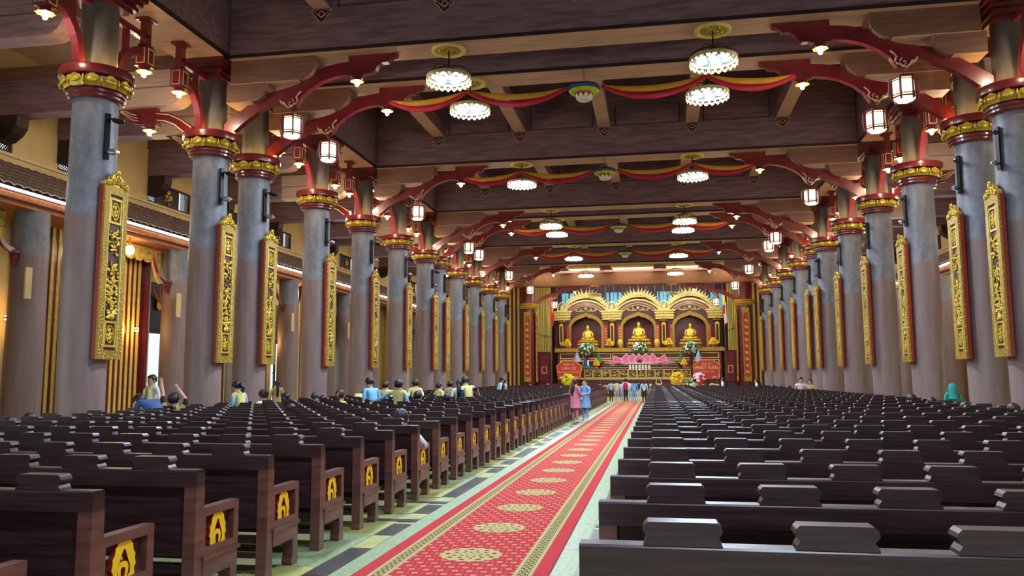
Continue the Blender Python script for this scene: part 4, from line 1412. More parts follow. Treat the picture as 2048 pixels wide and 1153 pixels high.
for ci, cx in enumerate(CS):
    o1, i1 = niche(1.50, 5.5, 6.84), niche(1.26, 5.45, 6.52)
    MB().band([(cx + p, q) for p, q in o1], [(cx + p, q) for p, q in i1], -.12, .02).build('niche_frame', 'gold_border', sh)
    # wall around the niche up to the big arch
    R, cz = 2.24, 5.64
    big = []
    n = len(o1)
    for j in range(n):
        u = j / (n - 1)
        if u < .16: big.append((-2.05, SZ + (6.9 - SZ) * u / .16))
        elif u > .84: big.append((2.05, SZ + (6.9 - SZ) * (1 - u) / .16))
        else:
            a = math.radians(142 - (u - .16) / .68 * 104)
            big.append((R * math.cos(a), cz + R * math.sin(a)))
    MB().band([(cx + p, q) for p, q in big], [(cx + p, q) for p, q in o1], 0, .25).build('arch_wall', 'altar_brown', sh)
    MB().box(cx - 2.12, cx - 1.42, -.02, .21, SZ, 6.3).box(cx + 1.42, cx + 2.12, -.02, .21, SZ, 6.3).build('arch_pier', 'altar_brown', sh)
    MB().box(cx - 1.3, cx + 1.3, 1.2, 1.25, SZ, 6.7).build('niche_back', 'altar_red', sh)
    MB().box(cx - 1.35, cx - 1.26, .25, 1.25, SZ, 6.6).box(cx + 1.26, cx + 1.35, .25, 1.25, SZ, 6.6).build('niche_side', 'altar_red', sh)
    for r_, w_, m_, y_ in ((2.24, .10, 'gold_leaf', -.14), (2.13, .16, 'altar_red', -.10), (1.97, .06, 'gold_paint', -.12), (1.90, .12, 'altar_red', -.08), (1.78, .05, 'gold_paint', -.1)):
        oo = [(cx + r_ * math.cos(math.radians(143 - 106 * j / 24)), cz + r_ * math.sin(math.radians(143 - 106 * j / 24))) for j in range(25)]
        ii = [(cx + (r_ - w_) * math.cos(math.radians(143 - 106 * j / 24)), cz + (r_ - w_) * math.sin(math.radians(143 - 106 * j / 24))) for j in range(25)]
        MB().band(oo, ii, y_, .2).build('arch_moulding', m_, sh)
    fl = MB()
    for row, (r0, ln_, nn, dy) in enumerate(((2.20, 1.0, 21, 0), (2.20, .68, 26, -.05), (2.20, .36, 32, -.1))):
        for j in range(nn):
            a = math.radians(143 - 106 * (j + .5) / nn)
            f_ = .32 + .68 * max(0, math.sin((a - math.radians(37)) / math.radians(106) * PI)) ** 1.0
            l_ = ln_ * f_
            w_ = .10 + .05 * f_
            d = Vector((math.cos(a), math.sin(a)))
            p_ = Vector((-d.y, d.x))
            base = Vector((cx, cz)) + d * r0
            curl = .10 * (1 if a > PI / 2 else -1)
            pts = [base - p_ * w_ * .6, base + d * l_ * .45 - p_ * w_, base + d * l_ + p_ * curl, base + d * l_ * .5 + p_ * w_, base + p_ * w_ * .6]
            fl.prism([(q.x, q.y) for q in pts], dy - .02, dy + .03)
    tag(fl.build('flame_crest', 'gold_leaf', sh), kind='stuff')
    lf = MB()
    for s_ in (-1, 1):
        lf.tube([(cx + s_ * p, -.06, q) for p, q in ((.08, 6.95), (.3, 6.98), (.5, 7.1), (.45, 7.22), (.36, 7.15))], .05, 6)
        lf.tube([(cx + s_ * p, -.06, q) for p, q in ((.3, 6.96), (.6, 6.94), (.85, 6.98), (.95, 7.08), (.82, 7.12), (.75, 7.02))], .05, 6)
    lf.ell((cx, -.06, 7.16), .12, .06, .14)
    lf.build('leaf_scroll', 'gold_leaf', sh, smooth=True)
for x0, x1 in ((-7.0, -5.5), (-2.95, -1.25), (1.4, 3.0), (5.6, 6.9)):
    e_ = MB()
    for z0, z1, g in ((6.2, 6.30, -.05), (6.30, 6.44, -.12), (6.44, 6.52, 0), (6.52, 6.66, -.08), (6.66, 6.74, .04), (6.74, 6.86, -.06), (6.86, 6.95, .08)):
        e_.box(x0 - g, x1 + g, -.3 - g, 0, z0, z1)
    e_.build('entablature', 'gold_leaf', sh)
    d_ = MB()
    x = x0 + .05
    while x < x1 - .08:
        for z in (6.33, 6.56, 6.77):
            d_.box(x, x + .1, -.34, -.2, z, z + .08)
        x += .2
    tag(d_.build('dentil', 'gold', sh), kind='stuff')
    xm = (x0 + x1) / 2
    MB().box(x0 + .1, x1 - .1, -.03, .22, SZ, 6.2).build('pier', 'altar_brown', sh)
    pm = MB()
    oo = [(xm - .42 * math.cos(PI * j / 12), 7.05 + .72 * math.sin(PI * j / 12)) for j in range(13)]
    ii = [(xm - .33 * math.cos(PI * j / 12), 7.08 + .60 * math.sin(PI * j / 12)) for j in range(13)]
    pm.band(oo, ii, -.2, -.12)
    for j in range(7):
        a = PI * (j + .5) / 7
        pm.tube([(xm, -.16, 7.08), (xm + .15 * math.cos(a), -.16, 7.08 + .28 * math.sin(a)), (xm + .30 * math.cos(a), -.16, 7.08 + .52 * math.sin(a))], [.05, .06, .02], 5)
    pm.box(xm - .45, xm + .45, -.22, -.1, 6.97, 7.07)
    pm.build('palmette', 'gold_leaf', sh)
for x in (-6.3, -2.08, 2.11, 6.37):
    MB().lathe([(.26, SZ), (.26, 3.95), (.18, 4.0), (.18, 5.95), (.3, 6.05), (.34, 6.12), (.2, 6.2)], 16, (x, -.35, 0)).build('pillar', 'altar_brown', sh, smooth=True)
    MB().band([(x - .17 * math.cos(j * PI / 8), 5.75 + .17 * math.sin(j * PI / 8)) for j in range(9)] + [(x + .17, 4.2), (x, 4.05), (x - .17, 4.2), (x - .17, 5.75)], [(x - .09 * math.cos(j * PI / 8), 5.6 + .09 * math.sin(j * PI / 8)) for j in range(9)] + [(x + .09, 4.4), (x, 4.35), (x - .09, 4.4), (x - .09, 5.6)], -.58, -.52).build('pillar_frame', 'gold', sh)
    MB().lathe([(.0, 6.02), (.32, 6.02), (.34, 6.10), (.0, 6.14)], 14, (x, -.35, 0)).build('pillar_cap', 'gold', sh, smooth=True)
for x in (-5.72, -2.62, -1.5, 1.62, 2.75, 5.75):
    b_ = MB().box(x - .16, x + .16, -.1, -.04, 4.3, 5.75).build('couplet', 'flag_red', sh)
    g = MB()
    for j in range(5):
        z = 4.45 + j * .25
        g.box(x - .08, x + .08, -.12, -.1, z, z + .03).box(x - .05, x + .07, -.12, -.1, z + .07, z + .1).box(x - .02, x + .02, -.12, -.1, z - .04, z + .15)
    tag(g.build('gold_lettering', 'gold_leaf', b_), kind='stuff')
for i, x in enumerate((-1.42, 1.55)):
    t = thing('gold_disc', 'upright gold disc ornament on the altar table, %s of the middle statue' % ('left', 'right')[i], 'ornament', (x + .13, 67.0, SZ - .01), group='gold disc ornaments')
    MB().lathe([(0, 0), (.2, 0), (.2, .06), (.08, .1), (0, .1)], 12).build('foot', 'gold', t)
    MB().ell((0, 0, .42), .24, .08, .34, 16, 8).build('disc', 'gold', t, smooth=True)


def statue(x, s, label):
    t = thing('seated_statue', label, 'statue', (x, 67.15, SZ), 0, 'golden seated statues')
    p = MB()
    for r_, z0, z1 in ((.78, 0, .10), (.66, .10, .18), (.72, .18, .32), (.58, .32, .40), (.66, .40, .52)):
        p.lathe([(r_ * s * .92, z0 * s), (r_ * s, (z0 + z1) / 2 * s), (r_ * s * .92, z1 * s)], 24)
    for i in range(20):
        a = 2 * PI * i / 20
        p.ell((.68 * s * math.cos(a), .68 * s * math.sin(a), .26 * s), .09 * s, .09 * s, .1 * s, 6, 4)
        p.ell((.62 * s * math.cos(a + .15), .62 * s * math.sin(a + .15), .47 * s), .08 * s, .08 * s, .09 * s, 6, 4)
    p.build('lotus_pedestal', 'gold', t, smooth=True)
    # body: one skinned figure seated cross-legged, facing -Y
    J = {'hip': (0, .05, .68, .20), 'belly': (0, .03, .86, .19), 'chest': (0, .04, 1.08, .22), 'neck': (0, .02, 1.28, .085), 'head': (0, -.01, 1.42, .13), 'crown': (0, .0, 1.55, .115), 'knot': (0, .01, 1.66, .06)}
    for sd, q in (('l', -1), ('r', 1)):
        J.update({'sh' + sd: (q * .27, .04, 1.16, .10), 'el' + sd: (q * .36, -.02, .88, .085), 'wr' + sd: (q * .16, -.26, .78, .06), 'ha' + sd: (q * .04, -.32, .76, .055),
                  'kn' + sd: (q * .48, -.16, .62, .13), 'an' + sd: (-q * .10, -.36, .60, .09)})
    E_ = [('hip', 'belly'), ('belly', 'chest'), ('chest', 'neck'), ('neck', 'head'), ('head', 'crown'), ('crown', 'knot')]
    for sd in 'lr':
        E_ += [('chest', 'sh' + sd), ('sh' + sd, 'el' + sd), ('el' + sd, 'wr' + sd), ('wr' + sd, 'ha' + sd), ('hip', 'kn' + sd), ('kn' + sd, 'an' + sd)]
    me = skin_mesh('statue_body', {k: (v[0] * s, v[1] * s, v[2] * s, v[3] * s) for k, v in J.items()}, E_, 'hip', 2)
    me.materials.append(MATS['gold'])
    put('figure', me, t)


def skin_mesh(name, J, E_, root, sub):
    """grow one continuous surface over a stick skeleton"""
    keys = list(J)
    me = bpy.data.meshes.new(name)
    me.from_pydata([J[k][:3] for k in keys], [(keys.index(a), keys.index(b)) for a, b in E_], [])
    ob = bpy.data.objects.new(name, me)
    COL.objects.link(ob)
    md = ob.modifiers.new('skin', 'SKIN')
    md.use_smooth_shade = True
    for i, k in enumerate(keys):
        r_ = J[k][3]
        r_ = r_ if isinstance(r_, tuple) else (r_, r_)
        me.skin_vertices[0].data[i].radius = r_
        me.skin_vertices[0].data[i].use_root = (k == root)
    sd = ob.modifiers.new('sub', 'SUBSURF')
    sd.levels = sd.render_levels = sub
    dg = bpy.context.evaluated_depsgraph_get()
    out = bpy.data.meshes.new_from_object(ob.evaluated_get(dg))
    out.name = name
    bpy.data.objects.remove(ob)
    bpy.data.meshes.remove(me)
    for p in out.polygons: p.use_smooth = True
    out.materials.clear()
    return out


statue(CS[0] + .33, 1.16, 'golden seated statue in the left niche of the shrine')
statue(CS[1] + .17, 1.30, 'larger golden seated statue in the middle niche')
statue(CS[2] + .10, 1.20, 'golden seated statue in the right niche of the shrine')

# ------------------------------------------------------------------ flowers, fruit, cones
def bouquet(x, y, z, w_, h, mats, label, stand=None, group='altar bouquets', seed=1):
    t = thing('bouquet', label, 'flowers', (x, y, z), 0, group)
    rnd = random.Random(seed)
    for i, m_ in enumerate(mats):
        b = MB()
        for j in range(90 if i == 0 else 60):
            a, v = rnd.random() * 2 * PI, rnd.random()
            r_ = math.sqrt(1 - (2 * v - 1) ** 2) * (.75 + .3 * rnd.random())
            p = (w_ * r_ * math.cos(a), w_ * .7 * r_ * math.sin(a), h * .62 + h * .45 * (2 * v - 1))
            q = .055 + .05 * rnd.random()
            b.ell(p, q * (1.0 if i else 1.4), q, q, 6, 4)
        tag(b.build(('leaves', 'blossoms')[min(i, 1)], m_, t), kind='stuff')
    st = stand if stand is not None else .3
    MB().lathe([(0, -st), (.16, -st), (.08, -st * .6), (.07, -st * .3), (.18, h * .15), (0, h * .15)], 14).build('vase', 'gold_paint' if stand is None else 'altar_red', t, smooth=True)


for i, x in enumerate((-3.84, .3, 4.28)):
    bouquet(x, 64.75, 3.05, .55, 1.0, ('leaf_green', 'white_card'), 'round green and white bouquet in front of the %s statue' % ('left', 'middle', 'right')[i], 2.1, seed=i)
bouquet(-4.7, 58.6, .72, .42, .85, ('fruit_yellow', 'lime'), 'yellow flower arrangement standing before the left red sign', .72, 'floor flower arrangements', 8)
bouquet(3.0, 58.6, .75, .48, .9, ('fruit_yellow', 'ribbon_yellow'), 'golden yellow flower arrangement left of the right red sign', .75, 'floor flower arrangements', 9)
bouquet(4.5, 58.4, .72, .42, .9, ('lotus_pale', 'flag_red'), 'white and crimson flower arrangement in front of the right red sign', .72, 'floor flower arrangements', 10)
bouquet(3.75, 58.8, .6, .35, .55, ('leaf_green', 'white_card'), 'small green and white floor flowers beside the right red sign', .6, 'floor flower arrangements', 11)


def pyramid(x, y, z, w_, h, label, grp='fruit pyramids', m_='fruit_yellow'):
    t = thing('fruit_pyramid', label, 'fruit', (x, y, z), 0, grp)
    b = MB()
    n = 4
    for l in range(n):
        r_ = w_ * (1 - l / n) * .8
        k = max(1, 8 - 2 * l)
        for j in range(k):
            a = 2 * PI * j / k
            b.ell((r_ * math.cos(a) * (k > 1), r_ * math.sin(a) * (k > 1), h * (l + .5) / n), h / n * .62, h / n * .62, h / n * .55, 8, 5)
    tag(b.build('fruit', m_, t, smooth=True), kind='stuff')
    MB().lathe([(0, -.18), (w_ * .5, -.18), (w_ * .25, -.08), (w_ * 1.0, -.02), (w_ * 1.0, 0), (0, 0)], 14).build('dish', 'gold_paint', t, smooth=True)


for i, (x, n_) in enumerate(((-5.5, 'leftmost'), (-2.1, 'second from left'), (2.6, 'third from left'), (6.03, 'rightmost'))):
    pyramid(x, 65.75, SZ + .18, .36, .55, '%s pyramid of yellow fruit on the altar table edge' % n_)
for i, (x, n_) in enumerate(((-2.97, 'left'), (3.65, 'right'))):
    pyramid(x, 63.1, 2.34, .26, .48, 'small pyramid of yellow fruit on the %s end of the offering cabinet' % n_)


def cone(x, y, z, r_, h, m_, label, grp, tiers):
    t = thing('offering_cone', label, 'offering', (x, y, z), 0, grp)
    b = MB()
    for i in range(tiers):
        a, c = 1 - i / tiers, 1 - (i + .85) / tiers
        b.lathe([(r_ * a, h * i / tiers), (r_ * a * .96, h * (i + .5) / tiers), (max(.01, r_ * c), h * (i + .95) / tiers)], 16)
    b.build('tiers', m_, t, smooth=True)
    MB().ell((0, 0, h + .04), .05, .05, .06, 8, 5).build('tip', 'lotus_pink' if 'grey' in label else 'fruit_yellow', t)
    MB().lathe([(0, -.65 if 'grey' in label else -.5), (r_ * .7, -.6), (r_ * .4, -.4), (r_ * 1.05, -.03), (r_ * 1.05, 0), (0, 0)], 14).build('stand', 'altar_red', t, smooth=True)


cone(-4.6, 64.35, 2.65, .36, .85, 'cone_grey', 'grey-white tiered offering cone above the left red sign', 'offering cones', 8)
cone(4.8, 64.35, 2.62, .36, .88, 'cone_grey', 'grey-white tiered offering cone above the right red sign', 'offering cones', 8)
cone(-2.87, 64.4, 2.55, .28, .9, 'leaf_green', 'green offering cone to the left of the pink lotus', 'offering cones', 7)
cone(3.46, 64.4, 2.5, .28, .92, 'leaf_green', 'green offering cone to the right of the pink lotus', 'offering cones', 7)
t = thing('model_pagoda', 'blue and white model tower on a green base left of the pink lotus', 'model', (-3.72, 63.0, 2.15))
MB().box(-.33, .33, -.2, .2, 0, .16).build('base', 'teal', t)
MB().lathe([(.12, .16), (.11, .6), (.06, .75), (0, .8)], 10, (-.12, 0, 0)).build('tower', 'blue', t, smooth=True)
MB().lathe([(.07, .16), (.06, .55), (0, .62)], 10, (.1, 0, 0)).build('tower', 'white_card', t, smooth=True)

# pink lotus
t = thing('lotus_display', 'wide pink paper lotus display in the middle of the altar front', 'decoration', (.33, 62.62, 2.27))


def lpetal(cx, w_, h, lean, z0, y_):
    outl = [(cx - w_ * .25, z0), (cx - w_ * .52 + lean * .3, z0 + h * .35), (cx - w_ * .30 + lean * .6, z0 + h * .72), (cx + lean, z0 + h), (cx + w_ * .30 + lean * .6, z0 + h * .72), (cx + w_ * .52 + lean * .3, z0 + h * .35), (cx + w_ * .25, z0)]
    o = MB().prism(outl, y_, y_ + .04).build('petal', 'lotus_pale', t)
    m_ = Vector((cx + lean * .4, z0 + h * .45))
    MB().prism([tuple(m_ + (Vector(p) - m_) * .86) for p in outl], y_ - .015, y_).build('petal_face', 'lotus_pink', o)


for cx, w_, h, lean, z0, y_ in ((-.98, .75, .72, 0, .25, 0), (.98, .75, .72, 0, .25, 0), (-.5, .8, .72, .03, .25, -.05), (.5, .8, .72, -.03, .25, -.05), (-1.55, .8, .6, -.35, .22, .05), (1.55, .8, .6, .35, .22, .05), (0, .95, .70, 0, .2, -.1)):
    lpetal(cx, w_, h, lean, z0, y_)
for s_ in (-1, 1):
    for a, b_, zz in ((.55, 1.5, .14), (1.2, 2.75, .2)):
        outl = [(s_ * a, zz + .1), (s_ * (a + b_) / 2, zz + .2), (s_ * b_, zz + .08), (s_ * (a + b_) / 2, zz - .06)]
        o = MB().prism(outl, -.14, -.1).build('petal', 'lotus_pale', t)
        m_ = Vector((s_ * (a + b_) / 2, zz + .07))
        MB().prism([tuple(m_ + (Vector(p) - m_) * .86) for p in outl], -.155, -.14).build('petal_face', 'lotus_pink', o)
b = MB()
rnd = random.Random(2)
for i in range(160):
    b.ell((rnd.uniform(-2.75, 2.75), rnd.uniform(-.2, .1), rnd.uniform(-.02, .1)), .1, .06, .05, 6, 4)
tag(b.build('leaves', 'leaf_green', t), kind='stuff')
MB().prism([(-1.2, .16), (1.2, .16), (.9, .26), (-.9, .26)], -.2, -.12).build('sash', 'trim_cream', t)
MB().ell((0, -.12, .36), .17, .06, .16, 12, 6).build('centre', 'dark_wood', t, smooth=True)
for i in range(7):
    MB().prism([(-.72 + i * .24 - .07, -.28 - (.06 if i == 3 else 0)), (-.72 + i * .24 + .07, -.28 - (.06 if i == 3 else 0)), (-.72 + i * .24 + .08, .1), (-.72 + i * .24 - .08, .1)], -.26, -.22).build('streamer', 'white_card', t)


# ------------------------------------------------------------------ red signs with lettering
def text_mesh(s, size, mat_):
    cu = bpy.data.curves.new('lettering', 'FONT')
    cu.body = s
    cu.size = size
    cu.align_x = 'CENTER'
    cu.extrude = .008
    ob = bpy.data.objects.new('lettering', cu)
    COL.objects.link(ob)
    dg = bpy.context.evaluated_depsgraph_get()
    me = bpy.data.meshes.new_from_object(ob.evaluated_get(dg))
    bpy.data.objects.remove(ob)
    me.materials.clear()
    me.materials.append(MATS[mat_])
    return me


def sign(x, y, z, w_, h, lines, label):
    t = thing('standing_sign', label, 'sign', (x, y, z), 0, 'red altar signs')
    o_ = [(-w_ * .42, 0), (w_ * .42, 0), (w_ * .5, h * .72), (w_ * .24, h), (-w_ * .24, h), (-w_ * .5, h * .72)]
    MB().prism(o_, 0, .06).build('border', 'fruit_yellow', t)
    MB().prism([(p * .955, h * .03 + q * .945) for p, q in o_], -.02, 0).build('board', 'sign_red', t)
    for s_, sz, zz, m_ in lines:
        o = put('lettering', text_mesh(s_, sz, m_), t, (0, -.03, zz))
        o.rotation_euler = (PI / 2, 0, 0)
        tag(o, kind='stuff')
    for s_ in (-1, 1):
        MB().ell((s_ * w_ * .27, -.06, .10), .17, .04, .10, 10, 5).build('lotus_motif', 'lotus_pale' if s_ < 0 else 'lotus_pink', t, smooth=True)
    MB().box(-w_ * .3, -w_ * .3 + .05, .02, .5, -z, .3).box(w_ * .3 - .05, w_ * .3, .02, .5, -z, .3).build('stand', 'altar_brown', t)


sign(-4.78, 60.0, 1.30, 1.90, 1.36, (('KHÓA TU', .19, 1.02, 'gold_leaf'), ('ƯƠM TỪ', .27, .70, 'trim_cream'), ('Tâm Nguyện Bát Quan', .19, .47, 'fruit_yellow')), 'red standing sign KHÓA TU with yellow edge left of the altar')
sign(5.12, 60.0, 1.30, 1.96, 1.36, (('ĐẠI LỄ', .20, 1.0, 'trim_cream'), ('PHẬT ĐẢN', .33, .68, 'gold_leaf'), ('PL. 2568 - DL. 2024', .12, .48, 'trim_cream')), 'red standing sign PHẬT ĐẢN with yellow edge right of the altar')

# flags
t = thing('flag', 'red flag with yellow star hanging on a pole left of the altar', 'flag', (-6.5, 63.6, .95))
MB().tube([(0, 0, 0), (0, 0, 7.0)], .03, 6).build('pole', 'steel', t)
MB().prism([(-.02, 6.8), (.12, 6.78), (.16, 6.0), (.24, 5.2), (.14, 4.6), (.02, 4.42), (-.06, 5.2)], -.03, .03).build('cloth', 'flag_red', t)
st_ = []
for i in range(10):
    r_ = .2 if i % 2 == 0 else .08
    st_.append((.07 + r_ * .5 * math.sin(i * PI / 5), 5.75 + r_ * 1.6 * math.cos(i * PI / 5)))
MB().prism(st_, -.04, -.03).build('star', 'fruit_yellow', t)
t = thing('flag', 'striped yellow, red and white flag hanging on a pole right of the altar', 'flag', (6.78, 63.6, .95))
MB().tube([(0, 0, 0), (0, 0, 7.0)], .03, 6).build('pole', 'steel', t)
for a, b_, m_ in (((-.10, 6.75, .06, 6.75), (-.12, 5.9, .08, 5.95), 'fruit_yellow'), ((-.12, 5.9, .08, 5.95), (-.10, 5.25, .05, 5.4), 'flag_red'), ((.05, 6.0, .14, 6.2), (.05, 5.3, .16, 5.2), 'white_card'), ((-.10, 5.25, .16, 5.3), (0, 4.45, .2, 4.6), 'lotus_pale')):
    MB().prism([(a[0], a[1]), (a[2], a[3]), (b_[2], b_[3]), (b_[0], b_[1])], -.03, .02).build('stripe', m_, t)

# side furniture
for sgn, side, x0, x1 in ((-1, 'left', -8.3, -6.75), (1, 'right', 6.75, 8.2)):
    t = thing('red_cabinet', 'dark red carved cabinet on the %s of the altar' % side, 'cabinet', (0, 64.0, .95))
    MB().box(x0, x1, 0, .8, 0, 2.5).build('body', 'lacquer_dark', t)
    xm = (x0 + x1) / 2
    for a, b_ in ((x0 + .08, xm - .04), (xm + .04, x1 - .08)):
        d = MB().box(a, b_, -.04, 0, .1, 2.3).build('door', 'lacquer', t)
        MB().band([(a + .12, .8), (b_ - .12, .8), (b_ - .12, 1.35), (a + .12, 1.35), (a + .12, .8)], [(a + .17, .85), (b_ - .17, .85), (b_ - .17, 1.3), (a + .17, 1.3), (a + .17, .85)], -.06, -.04).build('carving', 'gold_paint', d)
    t = thing('red_bench', 'low dark red bench at the foot of the %s altar steps' % side, 'bench', ((x0 + x1) / 2, 60.4, 0))
    MB().box(-.9, .9, -.25, .25, .55, .68).build('top', 'lacquer', t)
    for p in (-.8, .72):
        MB().box(p, p + .08, -.22, .22, 0, .55).build('leg', 'lacquer_dark', t)

# ------------------------------------------------------------------ people
def base_joints(pose, arm=None, hold=0):
    J, R = {}, {}
    if pose in ('sit', 'raise', 'sitarm'):
        ty = -.02
        J.update(hip=(0, 0, .58, (.14, .10)), waist=(0, ty, .68, (.135, .10)), chest=(0, ty - .02, .85, (.15, .11)), neck=(0, ty, .985, .052), jaw=(0, ty + .025, 1.045, .076), head=(0, ty + .01, 1.12, .098), top=(0, ty - .005, 1.195, .08))
        sz, leg = .945, [(.10, .38, .57, .07), (.10, .36, .09, .045), (.10, .50, .035, .036)]
    elif pose in ('bend', 'bendL'):
        J.update(hip=(0, 0, .86, (.15, .12)), waist=(0, .10, .98, (.13, .11)), chest=(0, .30, 1.06, (.15, .12)), neck=(0, .46, 1.06, .05), jaw=(0, .53, 1.03, .074), head=(0, .57, 1.09, .098), top=(0, .62, 1.14, .08))
        sz, leg = 1.08, [(.09, .02, .46, .065), (.09, -.01, .08, .045), (.095, .13, .03, .036)]
    else:
        l_ = .10 if pose == 'lean' else 0.
        J.update(hip=(0, 0, .86, (.14, .11)), waist=(0, l_ * .3, 1.0, (.13, .10)), chest=(0, l_, 1.20, (.15, .11)), neck=(0, l_ * 1.5, 1.34, .052), jaw=(0, l_ * 1.7 + .03, 1.40, .076), head=(0, l_ * 1.8 + .01, 1.475, .098), top=(0, l_ * 1.8 - .005, 1.55, .08))
        sz, leg = 1.305, [(.09, .02, .46, .065), (.09, -.01, .08, .045), (.095, .13, .03, .036)]
    cy = J['chest'][1]
    nose = J['jaw']
    J['nose'] = (0, nose[1] + .075, nose[2] + .055, .018)
    E_ = [('hip', 'waist', 'top'), ('waist', 'chest', 'top'), ('chest', 'neck', 'top'), ('neck', 'jaw', 'skin'), ('jaw', 'head', 'skin'), ('head', 'top', 'skin'), ('jaw', 'nose', 'skin')]
    for sd, q in (('l', -1), ('r', 1)):
        sh = (q * .175, cy, sz, .062)
        el, wr = (q * .235, cy - .04, sz - .25, .048), (q * .24, cy + .08, sz - .45, .034)
        if pose == 'raise':
            el, wr = ((q * .27, cy + .02, sz + .16, .046), (q * .10 - .03, cy + .06, sz + .36, .034)) if q > 0 else ((q * .24, cy + .04, sz + .20, .046), (q * .30, cy + .06, sz + .46, .034))
        if pose in ('bend', 'bendL'):
            el, wr = (q * .22, cy + .12, sz - .20, .048), (q * .2, cy + .26, sz - .30, .034)
        if pose == 'sitarm' and q > 0:
            el, wr = (.36, cy + .05, sz - .22, .052), (.30, cy + .26, sz - .25, .034)
        if pose == 'sitreach' and q < 0:
            el, wr = (q * .24, cy + .16, sz - .16, .046), (q * .2, cy + .38, sz - .20, .034)
        if arm == 'left' and q < 0:
            el, wr = (-.40, cy + .05, sz - .14, .05), (-.62, cy + .08, sz - .22, .036)
        if arm == 'right' and q > 0:
            el, wr = (.42, cy + .05, sz - .06, .055), (.60, cy + .12, sz - .26, .036)
        if arm == 'fold':
            el, wr = (q * .25, cy + .03, sz - .26, .055), (q * .02, cy + .17, sz - .30, .036)
        if arm == 'up':
            el, wr = (q * .26, cy + .05, sz + .12, .048), (q * .18, cy + .08, sz + .34, .034)
        if hold and q > 0:
            el, wr = (q * .23, cy - .02, sz - .26, .05), (q * .12, cy + .18, sz - .38, .036)
        d = (Vector(wr[:3]) - Vector(el[:3])).normalized()
        pa = Vector(wr[:3]) + d * .07
        J.update({'sh' + sd: sh, 'el' + sd: el, 'wr' + sd: wr, 'pa' + sd: (*pa, .030)})
        E_ += [('chest', 'sh' + sd, 'top'), ('sh' + sd, 'el' + sd, 'sleeve'), ('el' + sd, 'wr' + sd, 'fore'), ('wr' + sd, 'pa' + sd, 'skin')]
        side = d.cross(Vector((0, 1, 0)))
        if side.length < .1: side = d.cross(Vector((1, 0, 0)))
        side.normalize()
        nrm = d.cross(side)
        for f, (o_, l_) in enumerate(((-.030, .055), (-.010, .068), (.010, .064), (.030, .050))):
            m_ = pa + side * o_ + d * l_ * .6
            t_ = m_ + d * l_ * .5 + nrm * .018
            J['f%d%s' % (f, sd)] = (*m_, .0095)
            J['g%d%s' % (f, sd)] = (*t_, .0085)
            E_ += [('pa' + sd, 'f%d%s' % (f, sd), 'skin'), ('f%d%s' % (f, sd), 'g%d%s' % (f, sd), 'skin')]
        th = Vector(wr[:3]) + d * .03 + side * .045 + nrm * .02
        J['t' + sd] = (*th, .011)
        E_.append(('wr' + sd, 't' + sd, 'skin'))
        kn, an, to = leg
        J.update({'th' + sd: (q * .09, J['hip'][1] + (.05 if leg[0][1] > .2 else 0), J['hip'][2] - .05, .09), 'kn' + sd: (q * kn[0], *kn[1:]), 'an' + sd: (q * an[0], *an[1:]), 'to' + sd: (q * to[0], *to[1:])})
        E_ += [('hip', 'th' + sd, 'bot'), ('th' + sd, 'kn' + sd, 'bot'), ('kn' + sd, 'an' + sd, 'bot'), ('an' + sd, 'to' + sd, 'shoe')]
    return J, E_


POSE_CACHE = {}


def pose_mesh(pose, arm, hold):
    key = (pose, arm, hold)
    if key not in POSE_CACHE:
        J, E_ = base_joints(pose, arm, hold)
        me = skin_mesh('body', J, [(a, b) for a, b, r_ in E_], 'hip', 1)
        reg = []
        segs = [(Vector(J[a][:3]), Vector(J[b][:3]), r_, max(J[a][3] if not isinstance(J[a][3], tuple) else J[a][3][0], .02)) for a, b, r_ in E_]
        nz, hz = Vector(J['neck'][:3]), Vector(J['head'][:3])
        for p in me.polygons:
            c = p.center
            if (c - nz).dot((hz - nz).normalized()) > -.012 and (c - hz).length < .26 and (c - nz).length < .3 and abs(c.x) < .115:
                reg.append('skin')
                continue
            best = None
            for a, b, r_, rad in segs:
                ab = b - a
                u = max(0, min(1, (c - a).dot(ab) / max(ab.length_squared, 1e-9)))
                d = (c - (a + ab * u)).length - rad * .8
                if best is None or d < best[0]: best = (d, r_)
            reg.append(best[1])
        POSE_CACHE[key] = (me, reg, J)
    return POSE_CACHE[key]


HAIR = {}


def hair_mesh(style, m_):
    """hair shell around a head centred on the origin; +Y is the face"""
    k = (style, m_)
    if k in HAIR: return HAIR[k]
    b = MB()
    vs, nu, nv = [], 14, 7
    for i in range(nv + 1):
        a = PI / 2 - (PI * .72) * i / nv
        for j in range(nu):
            t_ = 2 * PI * j / nu
            front = max(0, math.sin(t_))
            aa = max(a, PI / 2 - PI * .72 + front * 1.4)
            wob = 1 + .03 * math.sin(5 * t_ + i)
            vs.append((.102 * math.cos(aa) * math.cos(t_) * wob, -.012 + .112 * math.cos(aa) * math.sin(t_) * wob, .018 + .112 * math.sin(aa)))
    b.add(vs, [(i * nu + j, i * nu + (j + 1) % nu, (i + 1) * nu + (j + 1) % nu, (i + 1) * nu + j) for i in range(nv) for j in range(nu)])
    if style == 'long':
        b.tube([(0, -.05, .05), (0, -.10, -.06), (0, -.125, -.2), (0, -.13, -.36), (0, -.12, -.46)], [.085, .10, .105, .10, .05], 12, flat=(1.0, .45))
    if style == 'pony':
        b.tube([(0, -.10, .03), (0, -.16, .0), (0, -.17, -.1), (0, -.14, -.2)], [.03, .045, .04, .015], 8)
    if style == 'bun':
        b.ell((0, -.12, .06), .05, .045, .05, 10, 6)
    if style == 'veil':
        b.tube([(0, -.02, .1), (0, -.04, -.02), (0, -.05, -.16), (0, -.04, -.3)], [.07, .122, .10, .15], 14)
    HAIR[k] = b.mesh('hair', m_, 1.2)
    return HAIR[k]


